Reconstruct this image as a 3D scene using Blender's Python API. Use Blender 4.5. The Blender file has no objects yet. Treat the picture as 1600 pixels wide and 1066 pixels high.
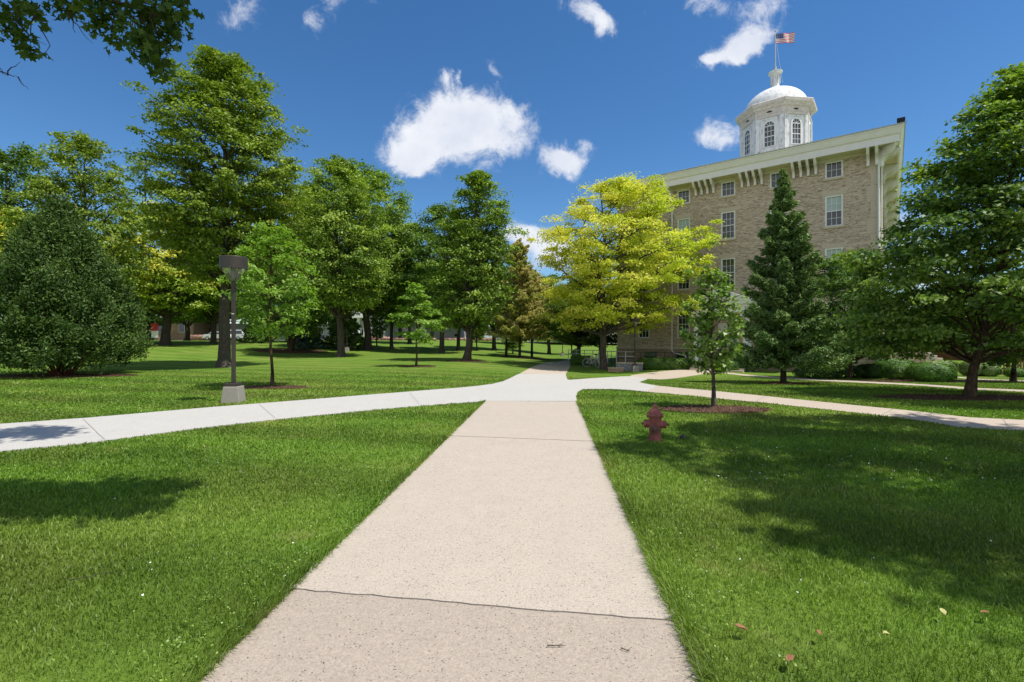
import bpy, bmesh, math, random
import numpy as np
from mathutils import Vector, Matrix, noise as mnoise
from mathutils.geometry import delaunay_2d_cdt
S = bpy.context.scene
COL = S.collection
PI = math.pi
F, CX, HV, EYE = 755.0, 800.0, 530.0, 1.65

# ------------------------------------------------------------------ layout
def sst(a, b, x):
    t = np.clip((np.asarray(x, float) - a) / (b - a), 0, 1)
    return t * t * (3 - 2 * t)
def gz(x, y):
    s = -0.8 * np.asarray(x, float) + 0.6 * np.asarray(y, float)
    up = 1.42 * sst(33, 72, s)
    dn = -0.62 * sst(-5, 7, x) * sst(12, 33, y) * (1 - 0.9 * sst(75, 120, y))
    return up + dn
def g1(x, y): return float(gz(x, y))
def wp(u, v):
    """where the sight line of the survey photo meets the ground"""
    dx, dz = (u - CX) / F, -(v - HV) / F
    lo, y = 0.0, 1.5
    while y < 260:
        if EYE + dz * y <= g1(dx * y, y): break
        lo = y; y += max(0.05, y * 0.01)
    a, b = lo, y
    for _ in range(30):
        m = (a + b) / 2
        if EYE + dz * m <= g1(dx * m, m): b = m
        else: a = m
    return (dx * b, b)
def hz(v, y): return EYE + (HV - v) / F * y
def ux(u, y): return (u - CX) / F * y

# ------------------------------------------------------------------ materials
def mat(name, col=(.5, .5, .5), rough=.8, metal=0, spec=.3):
    m = bpy.data.materials.new(name); m.use_nodes = True
    b = m.node_tree.nodes['Principled BSDF']
    b.inputs['Base Color'].default_value = (*col, 1); b.inputs['Roughness'].default_value = rough
    b.inputs['Metallic'].default_value = metal; b.inputs['Specular IOR Level'].default_value = spec
    return m
class NT:
    def __init__(s, m): s.t = m.node_tree; s.n = s.t.nodes; s.b = s.n.get('Principled BSDF')
    def new(s, ty, **k):
        n = s.n.new(ty)
        for a, v in k.items(): setattr(n, a, v)
        return n
    def link(s, a, b): s.t.links.new(a, b)
    def coord(s, which='Object', scale=None):
        c = s.new('ShaderNodeTexCoord'); o = c.outputs[which]
        if scale:
            mp = s.new('ShaderNodeMapping'); mp.inputs['Scale'].default_value = scale
            s.link(o, mp.inputs[0]); o = mp.outputs[0]
        return o
    def noise(s, vec, scale, detail=4, rough=.6, dist=0):
        n = s.new('ShaderNodeTexNoise'); n.inputs['Scale'].default_value = scale
        n.inputs['Detail'].default_value = detail; n.inputs['Roughness'].default_value = rough
        n.inputs['Distortion'].default_value = dist
        s.link(vec, n.inputs['Vector']); return n.outputs['Fac']
    def ramp(s, fac, stops, interp='LINEAR'):
        r = s.new('ShaderNodeValToRGB'); r.color_ramp.interpolation = interp
        e = r.color_ramp.elements
        while len(e) < len(stops): e.new(.5)
        for i, (p, c) in enumerate(stops):
            e[i].position = p; e[i].color = (*c, 1) if len(c) == 3 else c
        s.link(fac, r.inputs[0]); return r.outputs[0]
    def math(s, op, a, b=None, c=None, clamp=False):
        n = s.new('ShaderNodeMath', operation=op); n.use_clamp = clamp
        for i, x in enumerate((a, b, c)):
            if x is None: continue
            if isinstance(x, (int, float)): n.inputs[i].default_value = x
            else: s.link(x, n.inputs[i])
        return n.outputs[0]
    def mix(s, fac, a, b, ty='MIX'):
        n = s.new('ShaderNodeMix', data_type='RGBA', blend_type=ty)
        for i, x in ((0, fac), (6, a), (7, b)):
            if isinstance(x, (int, float)): n.inputs[i].default_value = x
            elif isinstance(x, tuple): n.inputs[i].default_value = (*x, 1)
            else: s.link(x, n.inputs[i])
        return n.outputs[2]
    def bump(s, h, st=.3, d=.02):
        b = s.new('ShaderNodeBump'); b.inputs['Strength'].default_value = st; b.inputs['Distance'].default_value = d
        s.link(h, b.inputs['Height']); s.link(b.outputs[0], s.b.inputs['Normal'])
    def attr(s, name): 
        a = s.new('ShaderNodeAttribute'); a.attribute_name = name; return a.outputs['Fac']
    def color(s, c): s.link(c, s.b.inputs['Base Color'])

def noisy(name, c1, c2, scale=8, rough=.85, bump=.2, bd=.01, vec_scale=None, detail=6, spec=.3, metal=0):
    m = mat(name, c1, rough, metal, spec); t = NT(m)
    f = t.noise(t.coord('Object', vec_scale), scale, detail)
    t.color(t.ramp(f, [(.3, c1), (.7, c2)])); t.bump(f, bump, bd); return m

def leaf_mat(name, c0, c1, c2, trans=.3, gloss=.025, warm=None, objrand=.0):
    m = bpy.data.materials.new(name); m.use_nodes = True; t = NT(m)
    t.n.remove(t.b); out = t.n['Material Output']
    col = t.ramp(t.attr('tone'), [(.05, c0), (.5, c1), (.95, c2)])
    if warm:
        col = t.mix(t.attr('warm'), col, t.ramp(t.attr('tone'), [(.1, warm[0]), (.9, warm[1])]))
    if objrand:
        oi = t.new('ShaderNodeObjectInfo')
        hs = t.new('ShaderNodeHueSaturation')
        t.link(t.math('MULTIPLY_ADD', oi.outputs['Random'], objrand, .5 - objrand / 2), hs.inputs['Hue'])
        t.link(t.math('MULTIPLY_ADD', oi.outputs['Random'], -.35, 1.17), hs.inputs['Value'])
        t.link(col, hs.inputs['Color']); col = hs.outputs[0]
    d = t.new('ShaderNodeBsdfDiffuse'); tr = t.new('ShaderNodeBsdfTranslucent')
    t.link(col, d.inputs[0])
    tc = t.mix(1.0, col, (1.25, 1.35, .55), 'MULTIPLY'); t.link(tc, tr.inputs[0])
    mx = t.new('ShaderNodeMixShader'); mx.inputs[0].default_value = trans
    t.link(d.outputs[0], mx.inputs[1]); t.link(tr.outputs[0], mx.inputs[2])
    gl = t.new('ShaderNodeBsdfGlossy'); gl.inputs['Roughness'].default_value = .5
    m2 = t.new('ShaderNodeMixShader'); m2.inputs[0].default_value = gloss
    t.link(mx.outputs[0], m2.inputs[1]); t.link(gl.outputs[0], m2.inputs[2])
    t.link(m2.outputs[0], out.inputs['Surface']); return m

M = {}
M['leaf_maple'] = leaf_mat('maple_leaf', (.08, .135, .014), (.19, .275, .028), (.34, .42, .05))
M['leaf_mid'] = leaf_mat('linden_leaf', (.065, .135, .02), (.17, .28, .036), (.32, .43, .06), objrand=.025)
M['leaf_dark'] = leaf_mat('elm_leaf', (.045, .095, .016), (.11, .2, .03), (.2, .31, .045), objrand=.025)
M['leaf_lime'] = leaf_mat('lime_leaf', (.15, .24, .02), (.26, .37, .035), (.38, .48, .06), objrand=.02,
                          warm=((.42, .44, .04), (.56, .55, .07)))
M['leaf_yellow'] = leaf_mat('golden_leaf', (.36, .46, .025), (.5, .58, .04), (.62, .66, .07), trans=.4,
                            warm=((.6, .58, .05), (.74, .69, .13)))
M['leaf_locust'] = leaf_mat('locust_leaf', (.12, .23, .025), (.2, .34, .04), (.33, .48, .08), trans=.42)
M['leaf_right'] = leaf_mat('sugar_maple_leaf', (.05, .112, .018), (.14, .24, .032), (.33, .44, .08), trans=.36, gloss=.04)
M['leaf_sap'] = leaf_mat('oak_leaf', (.08, .16, .02), (.18, .31, .04), (.32, .45, .07), gloss=.05)
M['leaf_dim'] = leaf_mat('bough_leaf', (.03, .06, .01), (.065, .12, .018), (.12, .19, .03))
M['needle'] = leaf_mat('spruce_needle', (.05, .105, .03), (.155, .25, .075), (.33, .44, .15), trans=.15, gloss=.02)
M['needle_blue'] = leaf_mat('blue_needle', (.05, .1, .07), (.1, .17, .13), (.17, .25, .19), trans=.1, gloss=.02)
M['yew'] = leaf_mat('juniper_needle', (.026, .056, .015), (.068, .125, .028), (.15, .225, .05), trans=.2, gloss=.015)
M['larch'] = leaf_mat('browning_needle', (.34, .29, .12), (.54, .45, .22), (.7, .58, .31), trans=.42, gloss=.02,
                      warm=((.26, .34, .05), (.42, .48, .1)))
M['hedge'] = leaf_mat('boxwood_leaf', (.045, .11, .018), (.1, .21, .032), (.17, .3, .05), trans=.3, gloss=.03)
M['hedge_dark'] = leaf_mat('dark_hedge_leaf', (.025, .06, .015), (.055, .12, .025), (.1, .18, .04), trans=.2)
M['pink'] = leaf_mat('pink_bloom', (.14, .18, .06), (.5, .26, .25), (.66, .42, .4), trans=.2)
M['bloom'] = leaf_mat('hydrangea_bloom', (.09, .18, .04), (.16, .27, .06), (.4, .33, .22), trans=.2)
M['ivy'] = leaf_mat('ivy_leaf', (.035, .085, .016), (.075, .16, .028), (.12, .22, .04), trans=.2)
def bark(name, c1, c2):
    m = mat(name, c1, .95, 0, .1); t = NT(m)
    v = t.coord('Object', (1, 1, .18)); f = t.noise(v, 22, 6, .65, .4)
    t.color(t.ramp(f, [(.35, c1), (.65, c2)])); t.bump(f, .8, .03); return m
M['bark'] = bark('grey_bark', (.035, .03, .024), (.14, .12, .095))
M['bark_brown'] = bark('brown_bark', (.03, .02, .013), (.12, .085, .055))
M['bark_red'] = bark('reddish_stem', (.05, .02, .012), (.2, .07, .04))

def concrete(name, base, dark, pits=True, dirt=.25):
    m = mat(name, base, .92, 0, .15); t = NT(m); o = t.coord('Object')
    big = t.noise(o, .55, 5, .6); mid = t.noise(o, 4, 6, .7); fine = t.noise(o, 160, 3, .8)
    c = t.ramp(big, [(.3, tuple(x * (1 - dirt) for x in base)), (.7, base)])
    c = t.mix(.5, c, t.ramp(mid, [(.3, tuple(x * .66 for x in base)), (.75, tuple(min(1, x * 1.18) for x in base))]))
    c = t.mix(.5, c, t.ramp(fine, [(.36, tuple(x * .45 for x in base)), (.64, tuple(min(1, x * 1.35) for x in base))]))
    fg = t.noise(o, 70, 3, .7); c = t.mix(.35, c, t.ramp(fg, [(.36, tuple(x * .6 for x in base)), (.64, tuple(min(1, x * 1.3) for x in base))]))
    h = fine
    if pits:
        vo = t.new('ShaderNodeTexVoronoi'); vo.inputs['Scale'].default_value = 55; t.link(o, vo.inputs['Vector'])
        sel = t.math('GREATER_THAN', t.noise(o, 31, 2, .5), .56)
        pit = t.math('MULTIPLY', t.math('LESS_THAN', vo.outputs['Distance'], .26), sel)
        c = t.mix(t.math('MULTIPLY', pit, .75), c, dark)
        vo2 = t.new('ShaderNodeTexVoronoi'); vo2.inputs['Scale'].default_value = 90; t.link(o, vo2.inputs['Vector'])
        wh = t.math('MULTIPLY', t.math('LESS_THAN', vo2.outputs['Distance'], .22), t.math('GREATER_THAN', t.noise(o, 47, 2, .5), .6))
        c = t.mix(t.math('MULTIPLY', wh, .5), c, tuple(min(1, x * 1.5) for x in base))
        h = t.math('SUBTRACT', fine, t.math('MULTIPLY', pit, 1.5))
    t.color(c); t.bump(h, .35, .004); return m
M['walk_tan'] = concrete('tan_concrete', (.485, .42, .345), (.09, .07, .055))
M['walk_darkened'] = concrete('darkened_tan_concrete', (.41, .345, .28), (.07, .055, .045))  # nearest slabs: browner tone of their own, plus lens vignette darkened into the colour
M['walk_white'] = concrete('pale_concrete', (.5, .48, .44), (.3, .28, .25), pits=False, dirt=.2)
M['walk_pink'] = concrete('warm_concrete', (.50, .42, .34), (.2, .17, .14), pits=False)
M['joint'] = noisy('soil_in_joint', (.035, .028, .018), (.09, .07, .045), 40)
M['joint_pale'] = noisy('dust_in_joint', (.16, .15, .12), (.26, .24, .2), 30)
M['base_concrete'] = concrete('footing_concrete', (.33, .31, .27), (.1, .09, .08))
M['asphalt'] = noisy('asphalt', (.2, .2, .2), (.26, .26, .25), 20)

def grass_col(t, o, dark=1.0):
    big = t.noise(o, .22, 3, .6); mid = t.noise(o, 1.6, 4, .6); fine = t.noise(o, 14, 3, .7)
    A = (.085 * dark, .165 * dark, .016 * dark); B = (.14 * dark, .235 * dark, .028 * dark); Y = (.24 * dark, .25 * dark, .06 * dark)
    c = t.ramp(mid, [(.3, A), (.72, B)])
    c = t.mix(t.math('MULTIPLY', t.ramp(big, [(.42, (0, 0, 0)), (.7, (1, 1, 1))]), .6), c, Y)
    dry = t.noise(o, .9, 5, .75); c = t.mix(t.math('MULTIPLY', t.ramp(dry, [(.58, (0, 0, 0)), (.7, (1, 1, 1))]), .5), c, (.3 * dark, .27 * dark, .1 * dark))
    # mowing bands: the mower bends the blades one way, then the other
    sx = t.new('ShaderNodeSeparateXYZ'); t.link(o, sx.inputs[0])
    ph = t.math('ADD', t.math('MULTIPLY', sx.outputs[0], .75), t.math('MULTIPLY', sx.outputs[1], 2.6))
    ph = t.math('ADD', ph, t.math('MULTIPLY', big, 9.0))
    w = t.math('MULTIPLY_ADD', t.math('SINE', ph), .2, 1.0)
    wv = t.new('ShaderNodeCombineXYZ')
    for i in range(3): t.link(w, wv.inputs[i])
    c = t.mix(1.0, c, wv.outputs[0], 'MULTIPLY')
    return c, fine
def lawn_mat():
    m = mat('lawn_turf', rough=.95, spec=.1); t = NT(m); o = t.coord('Object')
    c, fine = grass_col(t, o, 1.0)
    c = t.mix(.4, c, t.ramp(fine, [(.35, (.05, .1, .012)), (.7, (.2, .32, .05))]))
    t.color(c); t.bump(t.noise(o, 30, 5, .8), .6, .05); return m
M['lawn'] = lawn_mat()
def blade_mat():
    m = bpy.data.materials.new('grass_blade'); m.use_nodes = True; t = NT(m); t.n.remove(t.b)
    o = t.coord('Object'); c, _ = grass_col(t, o, 1.17)
    tone = t.attr('tone')
    c = t.mix(1.0, c, t.ramp(tone, [(0, (.62, .62, .6)), (.8, (1.3, 1.3, 1.2)), (.93, (1.35, 1.35, 1.4)), (1, (2.2, 1.7, 2.4))]), 'MULTIPLY')
    d = t.new('ShaderNodeBsdfDiffuse'); tr = t.new('ShaderNodeBsdfTranslucent'); g = t.new('ShaderNodeBsdfGlossy')
    g.inputs['Roughness'].default_value = .45
    t.link(c, d.inputs[0]); t.link(t.mix(1.0, c, (1.25, 1.35, .5), 'MULTIPLY'), tr.inputs[0])
    a = t.new('ShaderNodeMixShader'); a.inputs[0].default_value = .28
    b = t.new('ShaderNodeMixShader'); b.inputs[0].default_value = .025
    t.link(d.outputs[0], a.inputs[1]); t.link(tr.outputs[0], a.inputs[2])
    t.link(a.outputs[0], b.inputs[1]); t.link(g.outputs[0], b.inputs[2])
    t.link(b.outputs[0], t.n['Material Output'].inputs['Surface']); return m
M['blade'] = blade_mat()
def mulch_mat():
    m = mat('wood_mulch', rough=.95, spec=.1); t = NT(m); o = t.coord('Object')
    vo = t.new('ShaderNodeTexVoronoi'); vo.inputs['Scale'].default_value = 22; t.link(o, vo.inputs['Vector'])
    t.color(t.ramp(t.noise(o, 30, 4, .8), [(.3, (.04, .022, .015)), (.55, (.13, .075, .05)), (.75, (.32, .2, .14))]))
    t.bump(vo.outputs['Distance'], 1, .04); return m
M['mulch'] = mulch_mat()

def stone_mat(name, sc=1.0, c1=(.66, .55, .455), c2=(.5, .41, .335), mortar=(.58, .49, .41), bw=.42, bh=.1):
    m = mat(name, rough=.93, spec=.1); t = NT(m)
    o = t.coord('Object'); sx = t.new('ShaderNodeSeparateXYZ'); t.link(o, sx.inputs[0])
    cx = t.new('ShaderNodeCombineXYZ')
    t.link(t.math('ADD', sx.outputs[0], sx.outputs[1]), cx.inputs[0]); t.link(sx.outputs[2], cx.inputs[1])
    wob = t.new('ShaderNodeVectorMath', operation='SCALE')
    nz = t.new('ShaderNodeTexNoise'); nz.inputs['Scale'].default_value = 2.2; nz.inputs['Detail'].default_value = 3
    t.link(cx.outputs[0], nz.inputs['Vector']); t.link(nz.outputs['Color'], wob.inputs[0]); wob.inputs['Scale'].default_value = .22
    ad = t.new('ShaderNodeVectorMath', operation='ADD'); t.link(cx.outputs[0], ad.inputs[0]); t.link(wob.outputs[0], ad.inputs[1])
    br = t.new('ShaderNodeTexBrick'); t.link(ad.outputs[0], br.inputs['Vector'])
    br.inputs['Scale'].default_value = 1; br.inputs['Brick Width'].default_value = bw; br.inputs['Row Height'].default_value = bh
    br.inputs['Mortar Size'].default_value = .012; br.inputs['Mortar Smooth'].default_value = .4
    br.inputs['Bias'].default_value = -.1; br.offset = .37; br.squash = 1.35; br.squash_frequency = 3
    br.inputs['Color1'].default_value = (*c1, 1); br.inputs['Color2'].default_value = (*c2, 1); br.inputs['Mortar'].default_value = (*mortar, 1)
    st = t.new('ShaderNodeMapping'); st.inputs['Scale'].default_value = (1.2, 7, 1); t.link(ad.outputs[0], st.inputs[0])
    n = t.noise(st.outputs[0], 2.4, 5, .7)
    c = t.mix(.75, br.outputs['Color'], t.ramp(n, [(.33, (.45, .38, .34)), (.48, (1, .97, .94)), (.68, (1.3, 1.24, 1.15))]), 'MULTIPLY')
    n2 = t.noise(st.outputs[0], 1.1, 2, .5)
    c = t.mix(t.math('MULTIPLY', t.math('GREATER_THAN', t.noise(st.outputs[0], 3.4, 3, .6), .57), .8), c, (.2, .13, .095))
    c = t.mix(t.math('MULTIPLY', n2, .25), c, (.45, .36, .26)); t.color(c)
    t.bump(t.math('ADD', n, t.math('MULTIPLY', br.outputs['Fac'], -.7)), .7, .05); return m
M['stone'] = stone_mat('limestone_rubble')
M['ashlar'] = noisy('dressed_limestone', (.5, .42, .325), (.57, .48, .38), 5, bump=.25)
M['block'] = stone_mat('limestone_block', c1=(.36, .29, .22), c2=(.3, .235, .17), bw=1.1, bh=.34)
M['trim'] = noisy('cream_painted_wood', (.73, .69, .67), (.8, .76, .74), 3, .6, .05)
M['soffit'] = noisy('soffit_boards', (.6, .54, .42), (.68, .62, .5), 2, .7, .05)
def weathered():
    m = mat('weathered_white_paint', rough=.75); t = NT(m); o = t.coord('Object')
    f = t.noise(t.coord('Object', (1, 1, .5)), 3.2, 8, .75)
    t.color(t.ramp(f, [(.32, (.3, .28, .26)), (.41, (.58, .57, .56)), (.52, (.74, .74, .74)), (.8, (.82, .82, .83))])); t.bump(f, .3, .02); return m
M['white'] = weathered()
M['rust_white'] = noisy('rust_streaked_paint', (.5, .42, .36), (.7, .66, .62), 3.5, .8, .3)
M['paint'] = mat('white_paint', (.74, .74, .72), .45)
def glass():
    m = mat('window_glass', (.03, .045, .07), .06, 0, .8); t = NT(m)
    f = t.noise(t.coord('Object'), .8, 2); t.color(t.ramp(f, [(.4, (.012, .016, .022)), (.65, (.05, .07, .1))])); 
    t.bump(t.noise(t.coord('Object'), 1.5, 2), .03, .02); return m
M['glass'] = glass()
M['blind'] = noisy('pale_blind', (.36, .44, .42), (.44, .52, .5), 2, .4, .02)
M['dark_metal'] = noisy('dark_bronze_metal', (.05, .043, .038), (.075, .065, .058), 30, .5, .05, metal=.3)
M['lens'] = mat('lamp_lens', (.75, .78, .62), .12, 0, .6)
M['lens'].node_tree.nodes['Principled BSDF'].inputs['Transmission Weight'].default_value = .85
M['red_iron'] = noisy('faded_red_iron', (.19, .05, .04), (.36, .13, .11), 9, .6, .4, .01)
M['rust'] = noisy('rusty_iron', (.08, .04, .03), (.2, .11, .09), 14, .8, .4)
M['galv'] = noisy('galvanised_metal', (.42, .43, .44), (.55, .56, .57), 6, .45, .02, metal=.4)
M['tin'] = noisy('tin_roof', (.35, .36, .35), (.5, .5, .48), 2, .5, .1)
M['black'] = mat('black_rubber', (.015, .015, .016), .6)
M['carw'] = mat('white_car_paint', (.7, .71, .73), .2, 0, .6)
M['carb'] = mat('blue_car_paint', (.25, .36, .5), .2, 0, .6)
M['tanbrick'] = stone_mat('tan_brick', c1=(.46, .3, .22), c2=(.4, .25, .18), mortar=(.4, .33, .27), bw=.5, bh=.2)
M['greywall'] = noisy('grey_render', (.42, .43, .45), (.5, .51, .53), 2)
M['whitewall'] = noisy('white_render', (.66, .67, .7), (.75, .76, .78), 2)
M['brown_wood'] = noisy('red_brown_wood', (.1, .045, .025), (.2, .09, .05), 12, .8)
M['sign_red'] = mat('red_sign_paint', (.5, .03, .04), .5); M['sign_org'] = mat('orange_sign_paint', (.8, .28, .02), .5)
M['petal'] = mat('white_petal', (.7, .72, .62), .8); M['deadleaf'] = noisy('dead_leaf', (.2, .1, .05), (.36, .17, .08), 20)
M['pale_leaf'] = mat('pale_fallen_leaf', (.45, .42, .16), .7)
M['oldglory'] = None

# ------------------------------------------------------------------ object helpers
def link(o, parent=None):
    COL.objects.link(o)
    if parent is not None: o.parent = parent
    return o
def tag(o, label=None, cat=None, group=None, kind=None):
    if label: o['label'] = label
    if cat: o['category'] = cat
    if group: o['group'] = group
    if kind: o['kind'] = kind
    return o
def thing(name, label, cat, loc=(0, 0, 0), rz=0, group=None):
    o = bpy.data.objects.new(name, None); link(o); o.location = loc; o.rotation_euler[2] = rz
    o.empty_display_size = .3
    return tag(o, label, cat, group)
def meshobj(name, V, Fc, m, parent=None, smooth=False, face_attr=None):
    me = bpy.data.meshes.new(name); me.from_pydata([tuple(v) for v in V], [], Fc)
    if smooth: me.polygons.foreach_set('use_smooth', [True] * len(me.polygons))
    for x in (m if isinstance(m, list) else [m]): me.materials.append(x)
    me.update(); o = bpy.data.objects.new(name, me); return link(o, parent)
def fastmesh(name, V, k, m, parent=None, attrs=None, counts=None, loops=None, smooth=False):
    """V (n,3); faces all with k consecutive verts, or explicit counts + loops"""
    me = bpy.data.meshes.new(name); V = np.ascontiguousarray(V, np.float32)
    n = len(V); me.vertices.add(n); me.vertices.foreach_set('co', V.ravel())
    if loops is None:
        nf = n // k; loops = np.arange(n, dtype=np.int32); counts = np.full(nf, k, np.int32)
    nf = len(counts); me.loops.add(len(loops)); me.loops.foreach_set('vertex_index', loops.astype(np.int32))
    me.polygons.add(nf); st = np.concatenate(([0], np.cumsum(counts)[:-1])).astype(np.int32)
    me.polygons.foreach_set('loop_start', st)
    if smooth: me.polygons.foreach_set('use_smooth', np.ones(nf, bool))
    for an, av in (attrs or {}).items():
        a = me.attributes.new(an, 'FLOAT', 'FACE'); a.data.foreach_set('value', np.ascontiguousarray(av, np.float32))
    me.materials.append(m); me.update(calc_edges=True); 
    o = bpy.data.objects.new(name, me); return link(o, parent)
class MB:
    def __init__(s): s.V = []; s.F = []; s.mi = []
    def add(s, V, Fc, mi=0):
        b = len(s.V); s.V += [tuple(v) for v in V]; s.F += [tuple(b + i for i in f) for f in Fc]; s.mi += [mi] * len(Fc); return s
    def box(s, x0, x1, y0, y1, z0, z1, mi=0):
        V = [(x, y, z) for z in (z0, z1) for y in (y0, y1) for x in (x0, x1)]
        return s.add(V, [(0, 2, 3, 1), (4, 5, 7, 6), (0, 1, 5, 4), (2, 6, 7, 3), (0, 4, 6, 2), (1, 3, 7, 5)], mi)
    def lathe(s, prof, c=(0, 0, 0), n=24, mi=0, ax='z', phase=0, caps=True):
        V = []; 
        for r, z in prof:
            for i in range(n):
                a = 2 * PI * i / n + phase; p = (r * math.cos(a), r * math.sin(a), z)
                if ax == 'x': p = (p[2], p[0], p[1])
                if ax == 'y': p = (p[0], p[2], p[1])
                V.append((p[0] + c[0], p[1] + c[1], p[2] + c[2]))
        Fc = [(j * n + i, j * n + (i + 1) % n, (j + 1) * n + (i + 1) % n, (j + 1) * n + i) for j in range(len(prof) - 1) for i in range(n)]
        if caps: Fc += [tuple(range(n))[::-1], tuple((len(prof) - 1) * n + i for i in range(n))]
        return s.add(V, Fc, mi)
    def tube(s, pts, r, n=8, mi=0):
        pts = [Vector(p) for p in pts]; rs = r if isinstance(r, (list, tuple)) else [r] * len(pts)
        V = []; up = Vector((.123, .31, .94)).normalized(); 
        for i, p in enumerate(pts):
            d = (pts[min(i + 1, len(pts) - 1)] - pts[max(i - 1, 0)]).normalized()
            a = d.cross(up); a = a.normalized() if a.length > 1e-4 else d.orthogonal().normalized(); b = d.cross(a)
            V += [p + (a * math.cos(2 * PI * k / n) + b * math.sin(2 * PI * k / n)) * rs[i] for k in range(n)]
        Fc = [(j * n + i, j * n + (i + 1) % n, (j + 1) * n + (i + 1) % n, (j + 1) * n + i) for j in range(len(pts) - 1) for i in range(n)]
        Fc += [tuple(range(n))[::-1], tuple((len(pts) - 1) * n + i for i in range(n))]
        return s.add(V, Fc, mi)
    def prism(s, poly, y0, y1, mi=0, ax='y'):
        n = len(poly); P = (lambda a, b, t: (a, t, b)) if ax == 'y' else ((lambda a, b, t: (t, a, b)) if ax == 'x' else (lambda a, b, t: (a, b, t)))
        V = [P(a, b, y0) for a, b in poly] + [P(a, b, y1) for a, b in poly]
        return s.add(V, [tuple(range(n)), tuple(range(2 * n - 1, n - 1, -1))] + [(i, i + n, (i + 1) % n + n, (i + 1) % n) for i in range(n)], mi)
    def build(s, name, m, parent=None, smooth=False, bevel=0):
        o = meshobj(name, s.V, s.F, m, parent)
        o.data.polygons.foreach_set('material_index', s.mi)
        bm = bmesh.new(); bm.from_mesh(o.data); bmesh.ops.recalc_face_normals(bm, faces=bm.faces)
        bm.to_mesh(o.data); bm.free()
        if smooth:
            o.data.polygons.foreach_set('use_smooth', [True] * len(o.data.polygons))
            md = o.modifiers.new('e', 'EDGE_SPLIT'); md.split_angle = math.radians(38)
        if bevel:
            md = o.modifiers.new('b', 'BEVEL'); md.width = bevel; md.segments = 2; md.limit_method = 'ANGLE'
        return o
def copy_tree(o, parent=None):
    c = o.copy(); COL.objects.link(c); c.parent = parent
    for ch in list(o.children): copy_tree(ch, c)
    return c

# ------------------------------------------------------------------ ground, paths
def axis(a, b, near, far, c=0, g=1.12):
    out = [c]; x, st = c, near
    while x < b: x += st; st = min(st * g, far); out.append(x)
    x, st = c, near
    while x > a: x -= st; st = min(st * g, far); out.append(x)
    return np.array(sorted(out))
xs = axis(-900, 900, .7, 60, 0, 1.035); ys = axis(-60, 1200, .7, 60, 8, 1.035)
XX, YY = np.meshgrid(xs, ys); ZZ = gz(XX, YY)
V = np.stack([XX.ravel(), YY.ravel(), ZZ.ravel()], 1); nx, ny = len(xs), len(ys)
ii = np.arange(nx * ny).reshape(ny, nx)
q = np.stack([ii[:-1, :-1], ii[:-1, 1:], ii[1:, 1:], ii[1:, :-1]], -1).reshape(-1)
lawn = fastmesh('ground', V, 4, M['lawn'], counts=np.full((nx - 1) * (ny - 1), 4), loops=q, smooth=True)
tag(lawn, kind='structure')

def poly_sheet(name, poly, m, dz=.016, step=.8, kind='structure', thick=.05):
    P = [Vector(p) for p in poly]; n = len(P)
    x0 = min(p.x for p in P); x1 = max(p.x for p in P); y0 = min(p.y for p in P); y1 = max(p.y for p in P)
    pts = list(P); arr = np.array([(p.x, p.y) for p in P])
    gx = np.arange(x0 + step / 2, x1, step); gy = np.arange(y0 + step / 2, y1, step)
    G = np.array([(a, b) for a in gx for b in gy]).reshape(-1, 2)
    if len(G): pts += [Vector(p) for p in G[inside(G, arr)]]
    vo, e, f, *_ = delaunay_2d_cdt(pts, [(i, (i + 1) % n) for i in range(n)], [], 1, 1e-5)
    top = [(v.x, v.y, g1(v.x, v.y) + dz) for v in vo]; k = len(top)
    edge = {}
    for t in f:
        for i in range(3):
            a, b = t[i], t[(i + 1) % 3]; edge[(a, b)] = 1
    side = [(a, b) for (a, b) in edge if (b, a) not in edge]
    Fc = [tuple(t) for t in f]; low = {}; V = list(top)
    for a, b in side:
        for c in (a, b):
            if c not in low: low[c] = len(V); V.append((top[c][0], top[c][1], top[c][2] - thick))
        Fc.append((b, a, low[a], low[b]))
    o = meshobj(name, V, Fc, m); tag(o, kind=kind); return o
def inside(P, poly):
    x, y = P[:, 0], P[:, 1]; r = np.zeros(len(P), bool); n = len(poly); j = n - 1
    for i in range(n):
        xi, yi = poly[i]; xj, yj = poly[j]
        c = ((yi > y) != (yj > y)) & (x < (xj - xi) * (y - yi) / (yj - yi + 1e-12) + xi)
        r ^= c; j = i
    return r
rnd = random.Random(5)
def rough_edge(pts, step=.25, amp=.012, closed=False):
    out = []
    for a, b in zip(pts[:-1], pts[1:]):
        a, b = Vector(a), Vector(b); n = max(1, int((b - a).length / step))
        for i in range(n):
            p = a.lerp(b, i / n); out.append((p.x + rnd.gauss(0, amp), p.y + rnd.gauss(0, amp)))
    out.append(tuple(pts[-1])); return out
def smooth_line(pts, n=4):
    out = []
    P = [Vector(p) for p in pts]
    for i in range(len(P) - 1):
        p0, p1, p2, p3 = P[max(i - 1, 0)], P[i], P[i + 1], P[min(i + 2, len(P) - 1)]
        for k in range(n):
            t = k / n
            out.append(tuple(.5 * ((2 * p1) + (p2 - p0) * t + (2 * p0 - 5 * p1 + 4 * p2 - p3) * t * t + (3 * p1 - p0 - 3 * p2 + p3) * t ** 3)))
    out.append(tuple(P[-1])); return out
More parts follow.
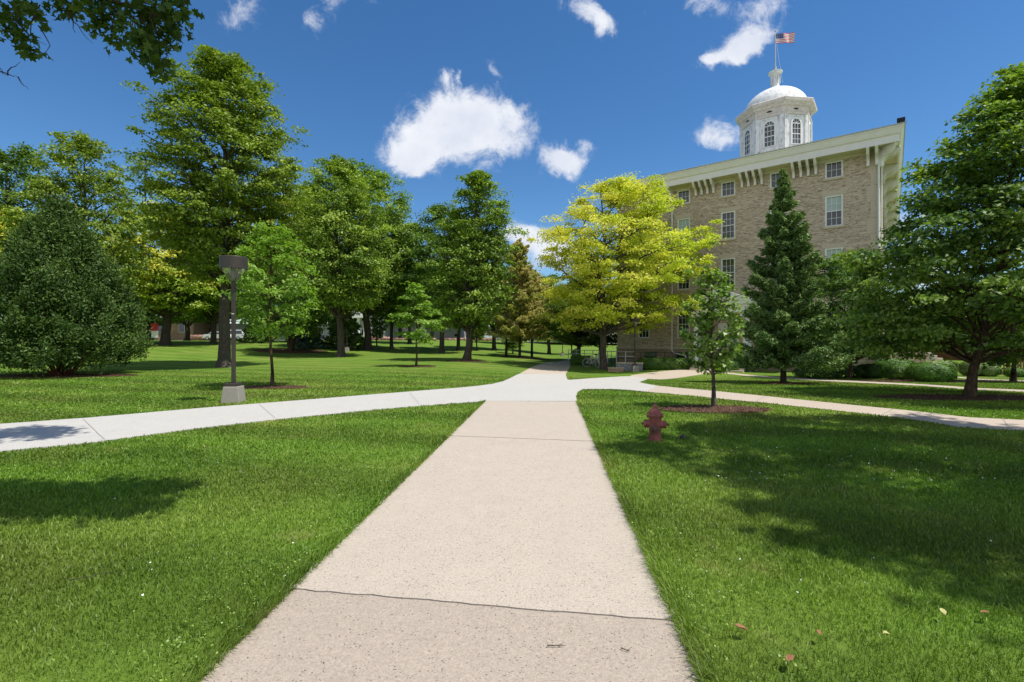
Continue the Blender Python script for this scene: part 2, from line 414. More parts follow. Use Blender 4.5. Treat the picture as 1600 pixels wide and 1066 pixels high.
# main walk: slabs between slanting joints
Lx = lambda y: -1.508 + (y - 2.324) * (.784 / 10.376)
Rx = lambda y: .923 + (y - 2.324) * (.793 / 10.376)
joints = [(-4.35, -4.72), (-1.85, -2.2), (.64, .3), (3.146, 2.787), (5.767, 5.32), (8.14, 7.69), (10.8, 10.35)]
joints.append((12.72, 12.60))
main_poly = [(Lx(-4.4), -4.4), (Rx(-4.4), -4.4), (Rx(12.6), 12.6), (Lx(12.72), 12.72)]
def joint_pts(j, n, rs):
    rr = random.Random(rs); return [((Lx(j[0]) * (1 - t) + Rx(j[1]) * t), j[0] * (1 - t) + j[1] * t + rr.gauss(0, .006) * (0 < t < 1)) for t in [i / n for i in range(n + 1)]]
for k in range(len(joints) - 1):
    a, b = joints[k], joints[k + 1]; g = .0035 + .0015 * (k % 2)
    lo = [(x, y + g) for x, y in joint_pts(a, 26, k)]; hi = [(x, y - g) for x, y in joint_pts(b, 26, k + 1)]
    if k == len(joints) - 2: hi = [(x, y - .003) for x, y in hi]
    rt = rough_edge([lo[-1], hi[-1]], .09, .016); lf = rough_edge([hi[0], lo[0]], .09, .016)
    poly_sheet('sidewalk_slab', lo[:-1] + rt[:-1] + hi[::-1][:-1] + lf[:-1], M['walk_darkened'] if k < 3 else M['walk_tan'], .022 + .004 * (k % 2))
st = poly_sheet('path_bed', [(Lx(-4.4) + .02, -4.4), (Rx(-4.4) - .02, -4.4), (Rx(12.6) - .02, 12.6), (Lx(12.7) + .02, 12.7)], M['joint'], .006, thick=.02)
W = lambda *p: [wp(u, v) for u, v in p]
# pale crossing walk with its far arm
w_top = [(-20, 2.0)] + W((0, 664), (150, 653), (300, 640), (500, 624), (650, 612), (730, 605.5), (770, 600.5), (790, 595), (806, 587), (812, 584.5))
w_far = W((884, 584.5), (886, 592.5), (890, 594.2), (900, 593.6), (952, 590), (985, 588.5), (1012, 592.5), (998, 598), (1035, 604.5))
w_bot = W((1008, 613), (980, 610), (940, 608.6), (920, 608.6), (908, 610), (901, 615), (900, 620), (902, 628.4), (757, 628), (700, 632), (600, 640), (450, 655), (300, 672), (150, 692), (0, 707)) + [(-17.5, -.2)]
def sl(pts, n=3, amp=.008): return rough_edge(smooth_line(pts, n), .35, amp)
white_poly = sl(w_top)[:-1] + sl(w_far, 2)[:-1] + sl(w_bot[:6], 3)[:-1] + sl(w_bot[5:9], 1)[:-1] + sl(w_bot[8:], 3)
poly_sheet('crossing_path', white_poly, M['walk_white'], .020)
tan_far = sl(W((812, 584.5), (820, 580), (833, 573), (850, 568), (868, 565)) + [(3.6, 43), (7, 58)])[:-1] + sl([(9.5, 57), (5.6, 43)] + W((889, 567), (891, 571), (884, 584.5)))
poly_sheet('far_path', tan_far, M['walk_pink'], .016)
br_poly = sl(W((985, 588.5), (992, 586), (1038, 580), (1100, 576.5)) + [(15.6, 36.4)])[:-1] + sl([(17.2, 34.4)] + W((1120, 583), (1085, 587), (1040, 593), (1012, 592.5)))
poly_sheet('door_path', br_poly, M['walk_pink'], .016)
r_poly = sl(W((985, 601), (1030, 603.4), (1060, 606.5), (1100, 610), (1240, 624), (1420, 642), (1600, 657)) + [(17, 9.4)])[:-1] + sl([(17, 8.2)] + W((1600, 674), (1420, 655), (1260, 637), (1119, 623), (1060, 617), (1015, 613.2), (975, 609.5)))
poly_sheet('right_path', r_poly, M['walk_pink'], .010)
thin = sl(W((1123, 580.6), (1240, 591), (1440, 601), (1600, 610)) + [(26, 12.6)])[:-1] + sl([(26, 11.9)] + W((1600, 613), (1440, 603.6), (1240, 593.4), (1123, 582.6)))
poly_sheet('narrow_path', thin, M['walk_pink'], .016)
far_thin = sl(W((1490, 588.5), (1600, 595)) + [(32, 17)])[:-1] + sl([(32, 16.6)] + W((1600, 596.6), (1490, 589.8)))
poly_sheet('yard_path', far_thin, M['walk_pink'], .016)
# joints across the other walks (thin dark sheets a few mm above)
def crack(a, b, w=.006, dz=.026, name='path_joint'):
    a, b = Vector(a), Vector(b); d = (b - a).normalized(); nn = Vector((-d.y, d.x)) * w / 2; n = 14; V = []
    rr = random.Random(int(a.x * 100)); 
    for i in range(n + 1):
        p = a.lerp(b, i / n) + nn * rr.gauss(0, .5)
        for s in (-1, 1): V.append((p.x + nn.x * s, p.y + nn.y * s, g1(p.x, p.y) + dz))
    o = meshobj(name, V, [(2 * i, 2 * i + 1, 2 * i + 3, 2 * i + 2) for i in range(n)], M['joint_pale']); tag(o, kind='structure')
for a, b in (((130, 657), (163, 689)), ((405, 633), (430, 655.5)), ((640, 614.6), (655, 633.6)), ((1378, 650), (1396, 640)), ((1577, 671), (1567, 655)), ((1180, 629), (1196, 620)), ((799, 596), (886, 597)), ((822, 578), (885, 579))):
    crack(wp(*a), wp(*b))
for a, b in (((757, 627.6), (902, 628)),): crack(wp(*a), wp(*b), .01)
street = poly_sheet('street', [(-260, 92), (-60, 84), (-20, 96), (60, 118), (60, 126), (-20, 104), (-60, 92), (-260, 100)], M['asphalt'], .03, 12)
all_paths = [np.array(p) for p in (main_poly, white_poly, tan_far, br_poly, r_poly, thin)]

# ------------------------------------------------------------------ mulch rings
def mulch(u, v, ru, rv_y, label, seed, name='mulch_ring', n=36, dxy=(0, 0)):
    x, y = wp(u, v); x += dxy[0]; y += dxy[1]; rr = random.Random(seed)
    poly = [(x + ru * math.cos(a) * (1 + rr.gauss(0, .035)), y + rv_y * math.sin(a) * (1 + rr.gauss(0, .035))) for a in [2 * PI * i / n for i in range(n)]]
    o = poly_sheet(name, poly, M['mulch'], .03, .25, kind='stuff'); tag(o, label, 'mulch')
    # loose chips
    k = int(700 * ru * rv_y); k = min(k, 1500); R = np.random.RandomState(seed)
    a = R.rand(k) * 2 * PI; r = np.sqrt(R.rand(k)) * 1.04
    P = np.stack([x + ru * r * np.cos(a), y + rv_y * r * np.sin(a)], 1); P = np.c_[P, gz(P[:, 0], P[:, 1]) + .04 + R.rand(k) * .015]
    N = R.normal(0, .5, (k, 3)); N[:, 2] += 1
    me = leafverts(P, N, R.uniform(.025, .06, k), TPL['strip'], R)
    c = fastmesh('chips', me, 4, M['mulch'], o); return poly
TPL = {
 'dia': np.array([(-.5, 0), (0, -.33), (.5, 0), (0, .33)]),
 'strip': np.array([(-.5, -.14), (.5, -.14), (.5, .14), (-.5, .14)]),
 'nee': np.array([(-.5, -.11), (.5, 0), (-.5, .11)]),
 'oval': np.array([(-.5, 0), (-.2, -.17), (.22, -.15), (.5, 0), (.22, .15), (-.2, .17)]),
 'maple': np.array([(-.5, 0), (-.22, -.18), (-.3, -.5), (0, -.3), (.12, -.45), (.18, -.16), (.55, 0), (.18, .16), (.12, .45), (0, .3), (-.3, .5), (-.22, .18)]),
 'five': np.array([(-.5, 0), (-.15, -.4), (.1, -.16), (.5, 0), (.1, .16), (-.15, .4)]),
}
def leafverts(P, N, size, tpl, R, T=None, fold=.0):
    n = len(P); N = N / (np.linalg.norm(N, axis=1, keepdims=True) + 1e-9)
    if T is None: T = R.normal(0, 1, (n, 3))
    T = T - N * (T * N).sum(1, keepdims=True); T /= (np.linalg.norm(T, axis=1, keepdims=True) + 1e-9)
    B = np.cross(N, T); k = len(tpl)
    V = P[:, None, :] + size[:, None, None] * (tpl[None, :, 0:1] * T[:, None, :] + tpl[None, :, 1:2] * B[:, None, :])
    if fold: V = V + N[:, None, :] * size[:, None, None] * (np.abs(tpl[None, :, 1:2]) * fold - tpl[None, :, 0:1] ** 2 * fold)
    return V.reshape(-1, 3)

m_rings = []
m_rings.append(mulch(1116, 640.5, 1.28, .62, 'brown wood chip ring round the slender sapling by the hydrant', 1))
m_rings.append(mulch(425, 606, 1.15, .55, 'brown wood chip ring under the bright green sapling by the lamp post', 2))
m_rings.append(mulch(652, 572.8, 1.1, .8, 'brown wood chip ring under the small sapling on the middle lawn', 3))
m_rings.append(mulch(95, 587.5, 3.3, .95, 'dark mulch bed under the big dark evergreen bush', 4))
m_rings.append(mulch(731, 565, 1.6, 1.0, 'wood chip ring round the forked pale trunk on the middle lawn', 5))
m_rings.append(mulch(820, 560, 2.6, 1.6, 'wood chip bed under the browning conifers', 6))
m_rings.append(mulch(1224, 600.5, 1.0, .55, 'wood chip ring under the tall spruce', 7))
m_rings.append(mulch(1515, 622, 2.6, .75, 'shaded mulch bed under the big tree at the right path', 8))
m_rings.append(mulch(1455, 596, 3.2, 1.1, 'reddish mulch bed beneath the clipped round bushes', 9))
m_rings.append(mulch(1585, 584, 2.6, 2.0, 'pinkish mulch bed by the wooden fence', 10))
m_rings.append(mulch(455, 549, 3.5, 3, 'dark mulch bed under the low crooked tree', 11))

# ------------------------------------------------------------------ grass blades
def grass():
    R = np.random.RandomState(3)
    Ps = []; 
    def zone(y0, y1, dens):
        A = (y1 - y0) * (2.24 * (y0 + y1) / 2 + 1.6); n = int(A * dens)
        y = np.sqrt(R.rand(n) * (y1 ** 2 - y0 ** 2) + y0 ** 2); x = (R.rand(n) * 2 - 1) * (1.12 * y + .8)
        return np.stack([x, y], 1)
    edges = np.concatenate(([1.3], 2 * 1.15 ** np.arange(0, 22)))
    for a, b in zip(edges[:-1], edges[1:]):
        d = min(6400, 56000 / ((a + b) / 2) ** 1.75); Ps.append(zone(a, b, d))
    P = np.concatenate(Ps)
    def dist_edge():  # keep blades out of the walks, let some lean over
        k = np.ones(len(P), bool)
        for pl in all_paths:
            k &= ~inside(P, pl)
        for pl in m_rings: k &= ~inside(P, np.array(pl))
        return k
    P = P[dist_edge()]
    # taller tufts along the edges of the main walk
    n = 24000; y = 1.2 * (12.6 / 1.2) ** R.rand(n); s = R.rand(n) < .5; e = np.abs(R.normal(0, .05, n)) - .01
    x = np.where(s, Lx(y) - e + .012, Rx(y) + e - .012); E = np.stack([x, y], 1)
    # tufts in the joints
    J = []
    for k, j in enumerate(joints[2:7]):
        for _ in range(34 if k else 110):
            t = R.rand(); cx, cy = Lx(j[0]) * (1 - t) + Rx(j[1]) * t, j[0] * (1 - t) + j[1] * t
            m_ = R.randint(2, 9); J.append(np.stack([cx + R.normal(0, .02, m_), cy + R.normal(0, .005, m_)], 1))
    J = np.concatenate(J)
    kind = np.r_[np.zeros(len(P)), np.ones(len(E)), np.full(len(J), 2)]
    P = np.concatenate([P, E, J]); n = len(P); d = np.hypot(P[:, 0], P[:, 1])
    w = .0036 * np.clip(d / 3, 1, 8) * R.uniform(.7, 1.4, n)
    h = R.uniform(.022, .052, n) * (1 + .12 * np.clip(d / 10, 0, 1)); h = np.where(kind == 1, R.uniform(.04, .105, n), h); h = np.where(kind == 2, R.uniform(.01, .028, n), h)
    patch = np.sin(P[:, 0] * 3.1 + np.sin(P[:, 1] * 2.3) * 2) * np.sin(P[:, 1] * 2.7 + np.sin(P[:, 0] * 1.9) * 2)
    h *= 1 + .22 * patch; fade = 1 - sst(15, 34, P[:, 1]) * .75; h *= fade; w = w * fade
    az = R.rand(n) * 2 * PI; lean = np.abs(R.normal(.55, .3, n)) + np.where(kind == 1, .15, 0)
    dirx, diry = np.cos(az) , np.sin(az)
    sgn = np.where(P[:, 0] < 0, 1, -1); dirx = np.where(kind == 1, np.abs(dirx) * sgn, dirx)
    fa = R.rand(n) * 2 * PI; px, py = np.cos(fa), np.sin(fa)
    z0 = gz(P[:, 0], P[:, 1]) - .004
    B = np.c_[P, z0]; L = np.c_[px, py, np.zeros(n)] * w[:, None] / 2
    mid = B + np.c_[dirx * h * lean * .35, diry * h * lean * .35, h * .6]
    tip = B + np.c_[dirx * h * lean, diry * h * lean, h * (1.02 - .3 * np.clip(lean, 0, 1.6))]
    V = np.stack([B - L, B + L, mid + L * .8, mid - L * .8, tip], 1).reshape(-1, 3)
    b = np.arange(n, dtype=np.int64)[:, None] * 5
    loops = (b + np.array([0, 1, 2, 3, 3, 2, 4])[None]).ravel(); counts = np.tile([4, 3], n)
    tone = np.repeat(np.clip(R.rand(n) * .93 + (R.rand(n) < .03) * .4, 0, 1), 2)
    o = fastmesh('grass', V, 5, M['blade'], counts=counts, loops=loops, attrs={'tone': tone})
    tag(o, 'short mown green grass blades covering the lawn beside the walks', 'grass', kind='stuff')
    print('blades', n)
grass()
def weeds():
    R = np.random.RandomState(12); P = []; N = []; s = []
    for i in range(420):
        side = R.rand() < .6; y = 1.8 + 9 * R.rand() ** 1.8
        x = (Lx(y) - abs(R.normal(.12, .35))) if side else (Rx(y) + abs(R.normal(.1, .3)))
        k = R.randint(4, 11)
        for _ in range(k):
            P.append((x + R.normal(0, .03), y + R.normal(0, .03), g1(x, y) + R.uniform(.03, .065))); N.append((R.normal(0, .5), R.normal(0, .5), 1)); s.append(R.uniform(.008, .017))
    P, N, s = map(np.array, (P, N, s)); V = leafverts(P, N, s, TPL['dia'] * np.array([1, 1.4]), R)
    o = fastmesh('clover', V, 4, M['leaf_sap'], attrs={'tone': R.rand(len(P))}); tag(o, 'small clover leaves among the grass beside the main walk', 'clover', kind='stuff')
    P = []
    for i in range(650):
        if R.rand() < .9: u, v = R.uniform(1100, 1640), R.uniform(596, 760)
        else: u, v = R.uniform(0, 1600), R.uniform(575, 980)
        P.append(wp(u, v))
    P = np.array(P); keep = np.ones(len(P), bool)
    for pl in all_paths[:3]: keep &= ~inside(P, pl)
    P = P[keep]; k = len(P); P = np.c_[P, gz(P[:, 0], P[:, 1]) + .055]; N = R.normal(0, .4, (k, 3)); N[:, 2] += 1
    V = leafverts(P, N, R.uniform(.006, .024, k), TPL['five'], R)
    o = fastmesh('petals', V, 6, M['petal']); tag(o, 'fallen white petals and fluff scattered on the right lawn', 'petals', kind='stuff')
weeds()

# ------------------------------------------------------------------ trees
GA = 2.399963
def tubes_np(lines, n=6):
    """lines: list of (pts (k,3), radii (k))"""
    Vs, Ls, off = [], [], 0
    ang = np.arange(n) * 2 * PI / n
    for P, r in lines:
        P = np.asarray(P, float); k = len(P); D = np.gradient(P, axis=0); D /= np.linalg.norm(D, axis=1, keepdims=True) + 1e-9
        up = np.array([.12, .31, .2]) if abs(D[0, 2]) > .7 else np.array([.05, .02, 1.])
        A = np.cross(D, up); A /= np.linalg.norm(A, axis=1, keepdims=True) + 1e-9; B = np.cross(D, A)
        V = P[:, None] + np.asarray(r)[:, None, None] * (A[:, None] * np.cos(ang)[None, :, None] + B[:, None] * np.sin(ang)[None, :, None])
        Vs.append(V.reshape(-1, 3)); i = np.arange(k - 1)[:, None] * n; j = np.arange(n)[None]; j2 = (j + 1) % n
        Ls.append((np.stack([i + j, i + j2, i + n + j2, i + n + j], -1).reshape(-1) + off)); off += k * n
    V = np.concatenate(Vs); L = np.concatenate(Ls); return V, L
def wander(a, b, k, amp, R, sag=0):
    a, b = np.array(a, float), np.array(b, float); t = np.linspace(0, 1, k)[:, None]; L = np.linalg.norm(b - a)
    P = a + (b - a) * t; nz = np.cumsum(R.normal(0, amp * L / k, (k, 3)), 0); nz -= nz[-1] * t; P = P + nz * np.sin(PI * t) ** .5
    P[:, 2] += sag * L * np.sin(PI * t[:, 0]); return P
PROF = {
 'oval': [(0, .45), (.15, .8), (.35, 1), (.6, .92), (.8, .66), (.93, .38), (1, .12)],
 'cone': [(0, .7), (.15, 1), (.4, .86), (.65, .6), (.85, .32), (1, .06)],
 'broad': [(0, .55), (.15, .92), (.4, 1), (.65, .9), (.85, .6), (1, .2)],
 'col': [(0, .6), (.2, .95), (.5, 1), (.75, .75), (.9, .42), (1, .12)],
 'right': [(0, .95), (.15, 1), (.3, .95), (.5, .78), (.7, .6), (.86, .4), (1, .07)],
 'dome': [(0, .8), (.2, 1), (.5, .95), (.75, .75), (.92, .45), (1, .15)],
}
def decid(R, H, cb, Rad, prof='oval', tr=.3, limbs=34, ncl=420, lpc=70, ls=.16, clr=.62, flat=.38, tpl='dia', rise=.55,
          trunks=1, lean=(0, 0), droop=.25, off=(0, 0), lat=.27, lr=.62, topspike=0, bare=0, warmf=None):
    pr = PROF[prof]; px = [a for a, _ in pr]; py = [b for _, b in pr]
    lines = []; tops = []
    k = 12
    for q_ in range(trunks):
        ang = q_ * 2 * PI / max(trunks, 1) + R.rand(); sp = 0 if trunks == 1 else Rad * .3
        z = np.linspace(0, H * .93, k); t = z / (H * .93)
        ox = lean[0] * t + np.cos(ang) * sp * t ** .8; oy = lean[1] * t + np.sin(ang) * sp * t ** .8
        w = np.cumsum(R.normal(0, H * .006, (k, 2)), 0); w -= w[0]
        r = tr * (1 - t) ** .8 * (.92 if trunks == 1 else .7) + .012; 
        zz = np.r_[-.15, .12, .5, z[1:]]; P = np.c_[np.interp(zz, z, ox + w[:, 0]), np.interp(zz, z, oy + w[:, 1]), zz]
        rr = np.interp(zz, z, r); rr[0] *= 1.75; rr[1] *= 1.35; rr[2] *= 1.08
        lines.append((P, rr)); tops.append((P, rr))
    big = lines[:]; small = []; CC = []; CR = []
    wts = []; L_ = []
    for i in range(limbs):
        t = (i + .5) / limbs; t = t ** .9
        P, rr = tops[i % trunks]; ze = cb + (H - cb) * min(.98, t * 1.0 + .02)
        rad = Rad * np.interp((ze - cb) / (H - cb), px, py) * R.uniform(.78, 1.06)
        az = i * GA + R.normal(0, .25); za = max(cb * .75, ze - rad * rise * R.uniform(.7, 1.2)); za = min(za, H * .88)
        a = np.array([np.interp(za, P[:, 2], P[:, 0]), np.interp(za, P[:, 2], P[:, 1]), za])
        b = np.array([off[0] * min(1, ze / H * 1.4) + lean[0] * t + rad * math.cos(az), off[1] + lean[1] * t + rad * math.sin(az), ze])
        Q = wander(a, b, 8, .22, R, sag=.06); r0 = min(np.interp(za, P[:, 2], rr) * lr, .02 + .022 * np.linalg.norm(b - a))
        q = np.linspace(1, .12, 8); (big if r0 > .06 else small).append((Q, r0 * q)); wts.append(np.linalg.norm(b - a) + .5); L_.append((Q, r0))
    wts = np.array(wts) / sum(wts)
    for (Q, r0), w in zip(L_, wts):
        m = max(2, int(round(w * ncl)))
        ln = np.linalg.norm(Q[-1] - Q[0])
        for _ in range(m):
            f = R.uniform(.22, 1.0) ** .7; x = f * 7; i0 = min(int(x), 6); p = Q[i0] * (1 - (x - i0)) + Q[i0 + 1] * (x - i0)
            d = Q[-1] - Q[0]; d /= np.linalg.norm(d) + 1e-9; s_ = np.cross(d, (0, 0, 1)); s_ /= np.linalg.norm(s_) + 1e-9
            lat_ = R.normal(0, lat) * ln * (1.1 - .45 * f); c = p + s_ * lat_ + np.array([0, 0, R.normal(0, .06) * ln]) + d * abs(lat_) * .35
            CC.append(c); CR.append(clr * R.uniform(.6, 1.3) * (1.15 - .35 * f))
            if R.rand() < .55: small.append((wander(Q[max(0, i0 - 1)], c, 4, .2, R), [max(.012, r0 * .3), r0 * .22 + .008, .01, .005]))
    for j in range(int(topspike)):
        P, rr = tops[j % trunks]; c = P[-1] + R.normal(0, .25, 3) * [1, 1, 2]; CC.append(c); CR.append(clr * .5)
    for j in range(bare):
        P, rr = tops[j % trunks]; a = P[-1] * .8 + P[-3] * .2; small.append((wander(a, a + R.normal(0, 1, 3) * [.7, .7, .2] + [0, 0, H * .07], 5, .3, R), [.03, .02, .015, .01, .005]))
    CC = np.array(CC); CR = np.array(CR); n = len(CC) * lpc
    ci = np.repeat(np.arange(len(CC)), lpc); g = R.normal(0, .55, (n, 3)); g = np.clip(g, -1.25, 1.25)
    rr = CR[ci][:, None]; P = CC[ci] + g * rr * [1, 1, flat]; P[:, 2] -= droop * (g[:, 0] ** 2 + g[:, 1] ** 2) * CR[ci] * .6
    ctr = np.array([lean[0] * .6 + off[0] * .6, lean[1] * .6, cb + (H - cb) * .4]); out = P - ctr; out /= np.linalg.norm(out, axis=1, keepdims=True) + 1e-6
    N = R.normal(0, .55, (n, 3)) + out * .45; N[:, 2] += .75
    keep = P[:, 2] > cb * .55; P, N, ci = P[keep], N[keep], ci[keep]; n = len(P)
    ct = R.rand(len(CC)); tone = np.clip(.5 * ct[ci] + .5 * R.rand(n), 0, 1)
    att = {'tone': tone}
    if warmf is not None: att['warm'] = np.clip(warmf(P, ct[ci], R), 0, 1)
    V = leafverts(P, N, R.uniform(.7, 1.25, n) * ls, TPL[tpl], R, fold=.35 if tpl in ('maple', 'oval') else 0)
    return V, len(TPL[tpl]), att, big, small
TREES = []
def put_tree(name, label, cat, x, y, spec, mleaf, mbark='bark', group=None, rz=0, seed=1, shadow_base=None):
    R = np.random.RandomState(seed); V, k, att, big, small = decid(R, **spec)
    t = thing(name, label, cat, (x, y, g1(x, y)), rz, group)
    tv, tl = tubes_np(big, 12); sv, sll = tubes_np(small, 5) if small else (np.zeros((0, 3)), np.zeros(0, int))
    VV = np.concatenate([tv, sv]); LL = np.concatenate([tl, sll + len(tv)])
    fastmesh('trunk', VV, 4, M[mbark], t, counts=np.full(len(LL) // 4, 4), loops=LL, smooth=True)
    fastmesh('crown', V, k, M[mleaf], t, attrs=att)
    TREES.append((label, len(V) // k)); return t
def spec_px(y, x, vtop, hw, **k):
    """tree size from how high it stands and how wide it spreads at distance y"""
    H = hz(vtop, y) - g1(x, y); d = dict(H=H, Rad=hw / F * y, cb=H * .28); d.update(k); return d
FAR = 'tall trees standing on the far lawn'
# big maple, left
x, y = wp(350, 574); 
put_tree('maple_tree', 'tallest full green maple rising behind the lamp post on the left', 'tree', x, y,
    spec_px(y, x, 88, 118, cb=5.6, prof='oval', tr=.34, limbs=50, ncl=820, lpc=105, ls=.17, clr=.68, flat=.28, rise=.85, off=(.2, 0), warmf=None, topspike=12), 'leaf_maple', seed=11)
# linden group
x, y = wp(533, 557.5)
put_tree('linden_tree', 'tall green tree with a straight dark trunk left of the middle lawn', 'tree', x, y,
    spec_px(y, x, 248, 78, cb=4.5, prof='col', tr=.34, limbs=46, ncl=620, lpc=75, ls=.22, clr=.85, rise=1.0, topspike=10), 'leaf_mid', group=FAR, seed=21)
x, y = wp(575, 546.5)
put_tree('linden_tree', 'tall rounded green tree with a thick pale grey trunk behind the linden', 'tree', x, y,
    spec_px(y, x, 262, 82, cb=5, prof='broad', tr=.45, limbs=46, ncl=600, lpc=75, ls=.28, clr=1.15, rise=.9), 'leaf_mid', group=FAR, seed=22)
# forked oak
x, y = wp(729, 563.5)
put_tree('oak_tree', 'narrow green tree with forked pale trunk and ragged bare-tipped top', 'tree', x, y,
    spec_px(y, x, 270, 60, cb=2.6, prof='col', tr=.3, limbs=46, ncl=560, lpc=70, ls=.2, clr=.66, rise=1.5, lean=(1.0, 0), topspike=14, bare=6), 'leaf_mid', 'bark', group=FAR, seed=31)
# golden locust
def wy(P, c, R): return np.clip(.5 - P[:, 0] * .10 + (P[:, 2] - 6) * .03 + (c - .5) * .9 + R.normal(0, .15, len(P)), 0, 1)
x, y = wp(944, 577.5)
put_tree('golden_maple', 'yellow-green golden tree in front of the stone building', 'tree', x, y,
    spec_px(y, x, 282, 130, cb=3.4, prof='broad', tr=.29, limbs=46, ncl=760, lpc=100, ls=.17, clr=.72, flat=.32, rise=.5, off=(1.15, 0), warmf=wy), 'leaf_yellow', 'bark', seed=41)
# right big maple
x, y = wp(1515, 621)
put_tree('maple_tree', 'large dark green maple filling the right edge beside the right path', 'tree', x, y,
    dict(H=9.5, cb=1.25, Rad=3.35, prof='right', lr=.42, tr=.112, limbs=54, ncl=900, lpc=95, ls=.125, clr=.5, flat=.33, rise=.7, off=(.2, 0), lean=(1.6, 0), tpl='five', topspike=14), 'leaf_right', 'bark_brown', seed=52)
# understory tree by the building corner
put_tree('understory_tree', 'low dark leafy tree between the spruce and the building corner', 'tree', ux(1325, 25.5), 25.5,
    dict(H=6.6, cb=1.2, Rad=3.1, prof='broad', tr=.12, limbs=30, ncl=380, lpc=80, ls=.13, clr=.5, rise=.5), 'leaf_dark', 'bark_brown', seed=53)
# locust sapling by lamp
x, y = wp(425, 605)
put_tree('young_locust', 'bright green sapling with drooping leaflets right of the lamp post', 'tree', x, y,
    dict(H=5.6, cb=1.8, Rad=1.55, prof='oval', tr=.045, limbs=30, ncl=230, lpc=30, ls=.15, clr=.33, flat=.35, rise=.5, tpl='oval', droop=.6), 'leaf_locust', 'bark_brown', seed=61)
x, y = wp(650, 572.5)
put_tree('young_locust', 'small bright green sapling alone in its mulch ring on the middle lawn', 'tree', x, y,
    spec_px(y, x, 443, 42, cb=1.5, prof='cone', tr=.05, limbs=18, ncl=130, lpc=34, ls=.16, clr=.42, flat=.2, rise=.25), 'leaf_locust', 'bark_brown', seed=62)
# sapling by hydrant
x, y = wp(1115, 637)
put_tree('young_oak', 'slender glossy-leaved sapling standing in mulch behind the hydrant', 'tree', x, y,
    dict(H=3.3, cb=.85, Rad=.66, prof='oval', tr=.036, limbs=30, ncl=200, lpc=15, ls=.098, clr=.17, flat=.7, rise=.8, tpl='maple', droop=.3, topspike=6), 'leaf_sap', 'bark', seed=71)
# two small trees right
put_tree('small_tree', 'thin young tree by the wooden fence at the right edge', 'tree', ux(1583, 21.5), 21.5,
    dict(H=5, cb=1.5, Rad=1.8, prof='broad', tr=.09, limbs=20, ncl=130, lpc=60, ls=.14, clr=.42), 'leaf_dark', 'bark_brown', seed=72)
# off-frame shade tree on the right: its shadow falls over the lawn
put_tree('shade_tree', 'tall tree past the right edge whose shadow dapples the near lawn', 'tree', 11.3, 3.7,
    dict(H=14.0, cb=8.6, Rad=5.2, prof='broad', tr=.3, limbs=24, ncl=430, lpc=100, ls=.19, clr=.52, rise=.3, lat=.2), 'leaf_right', 'bark_brown', seed=81)
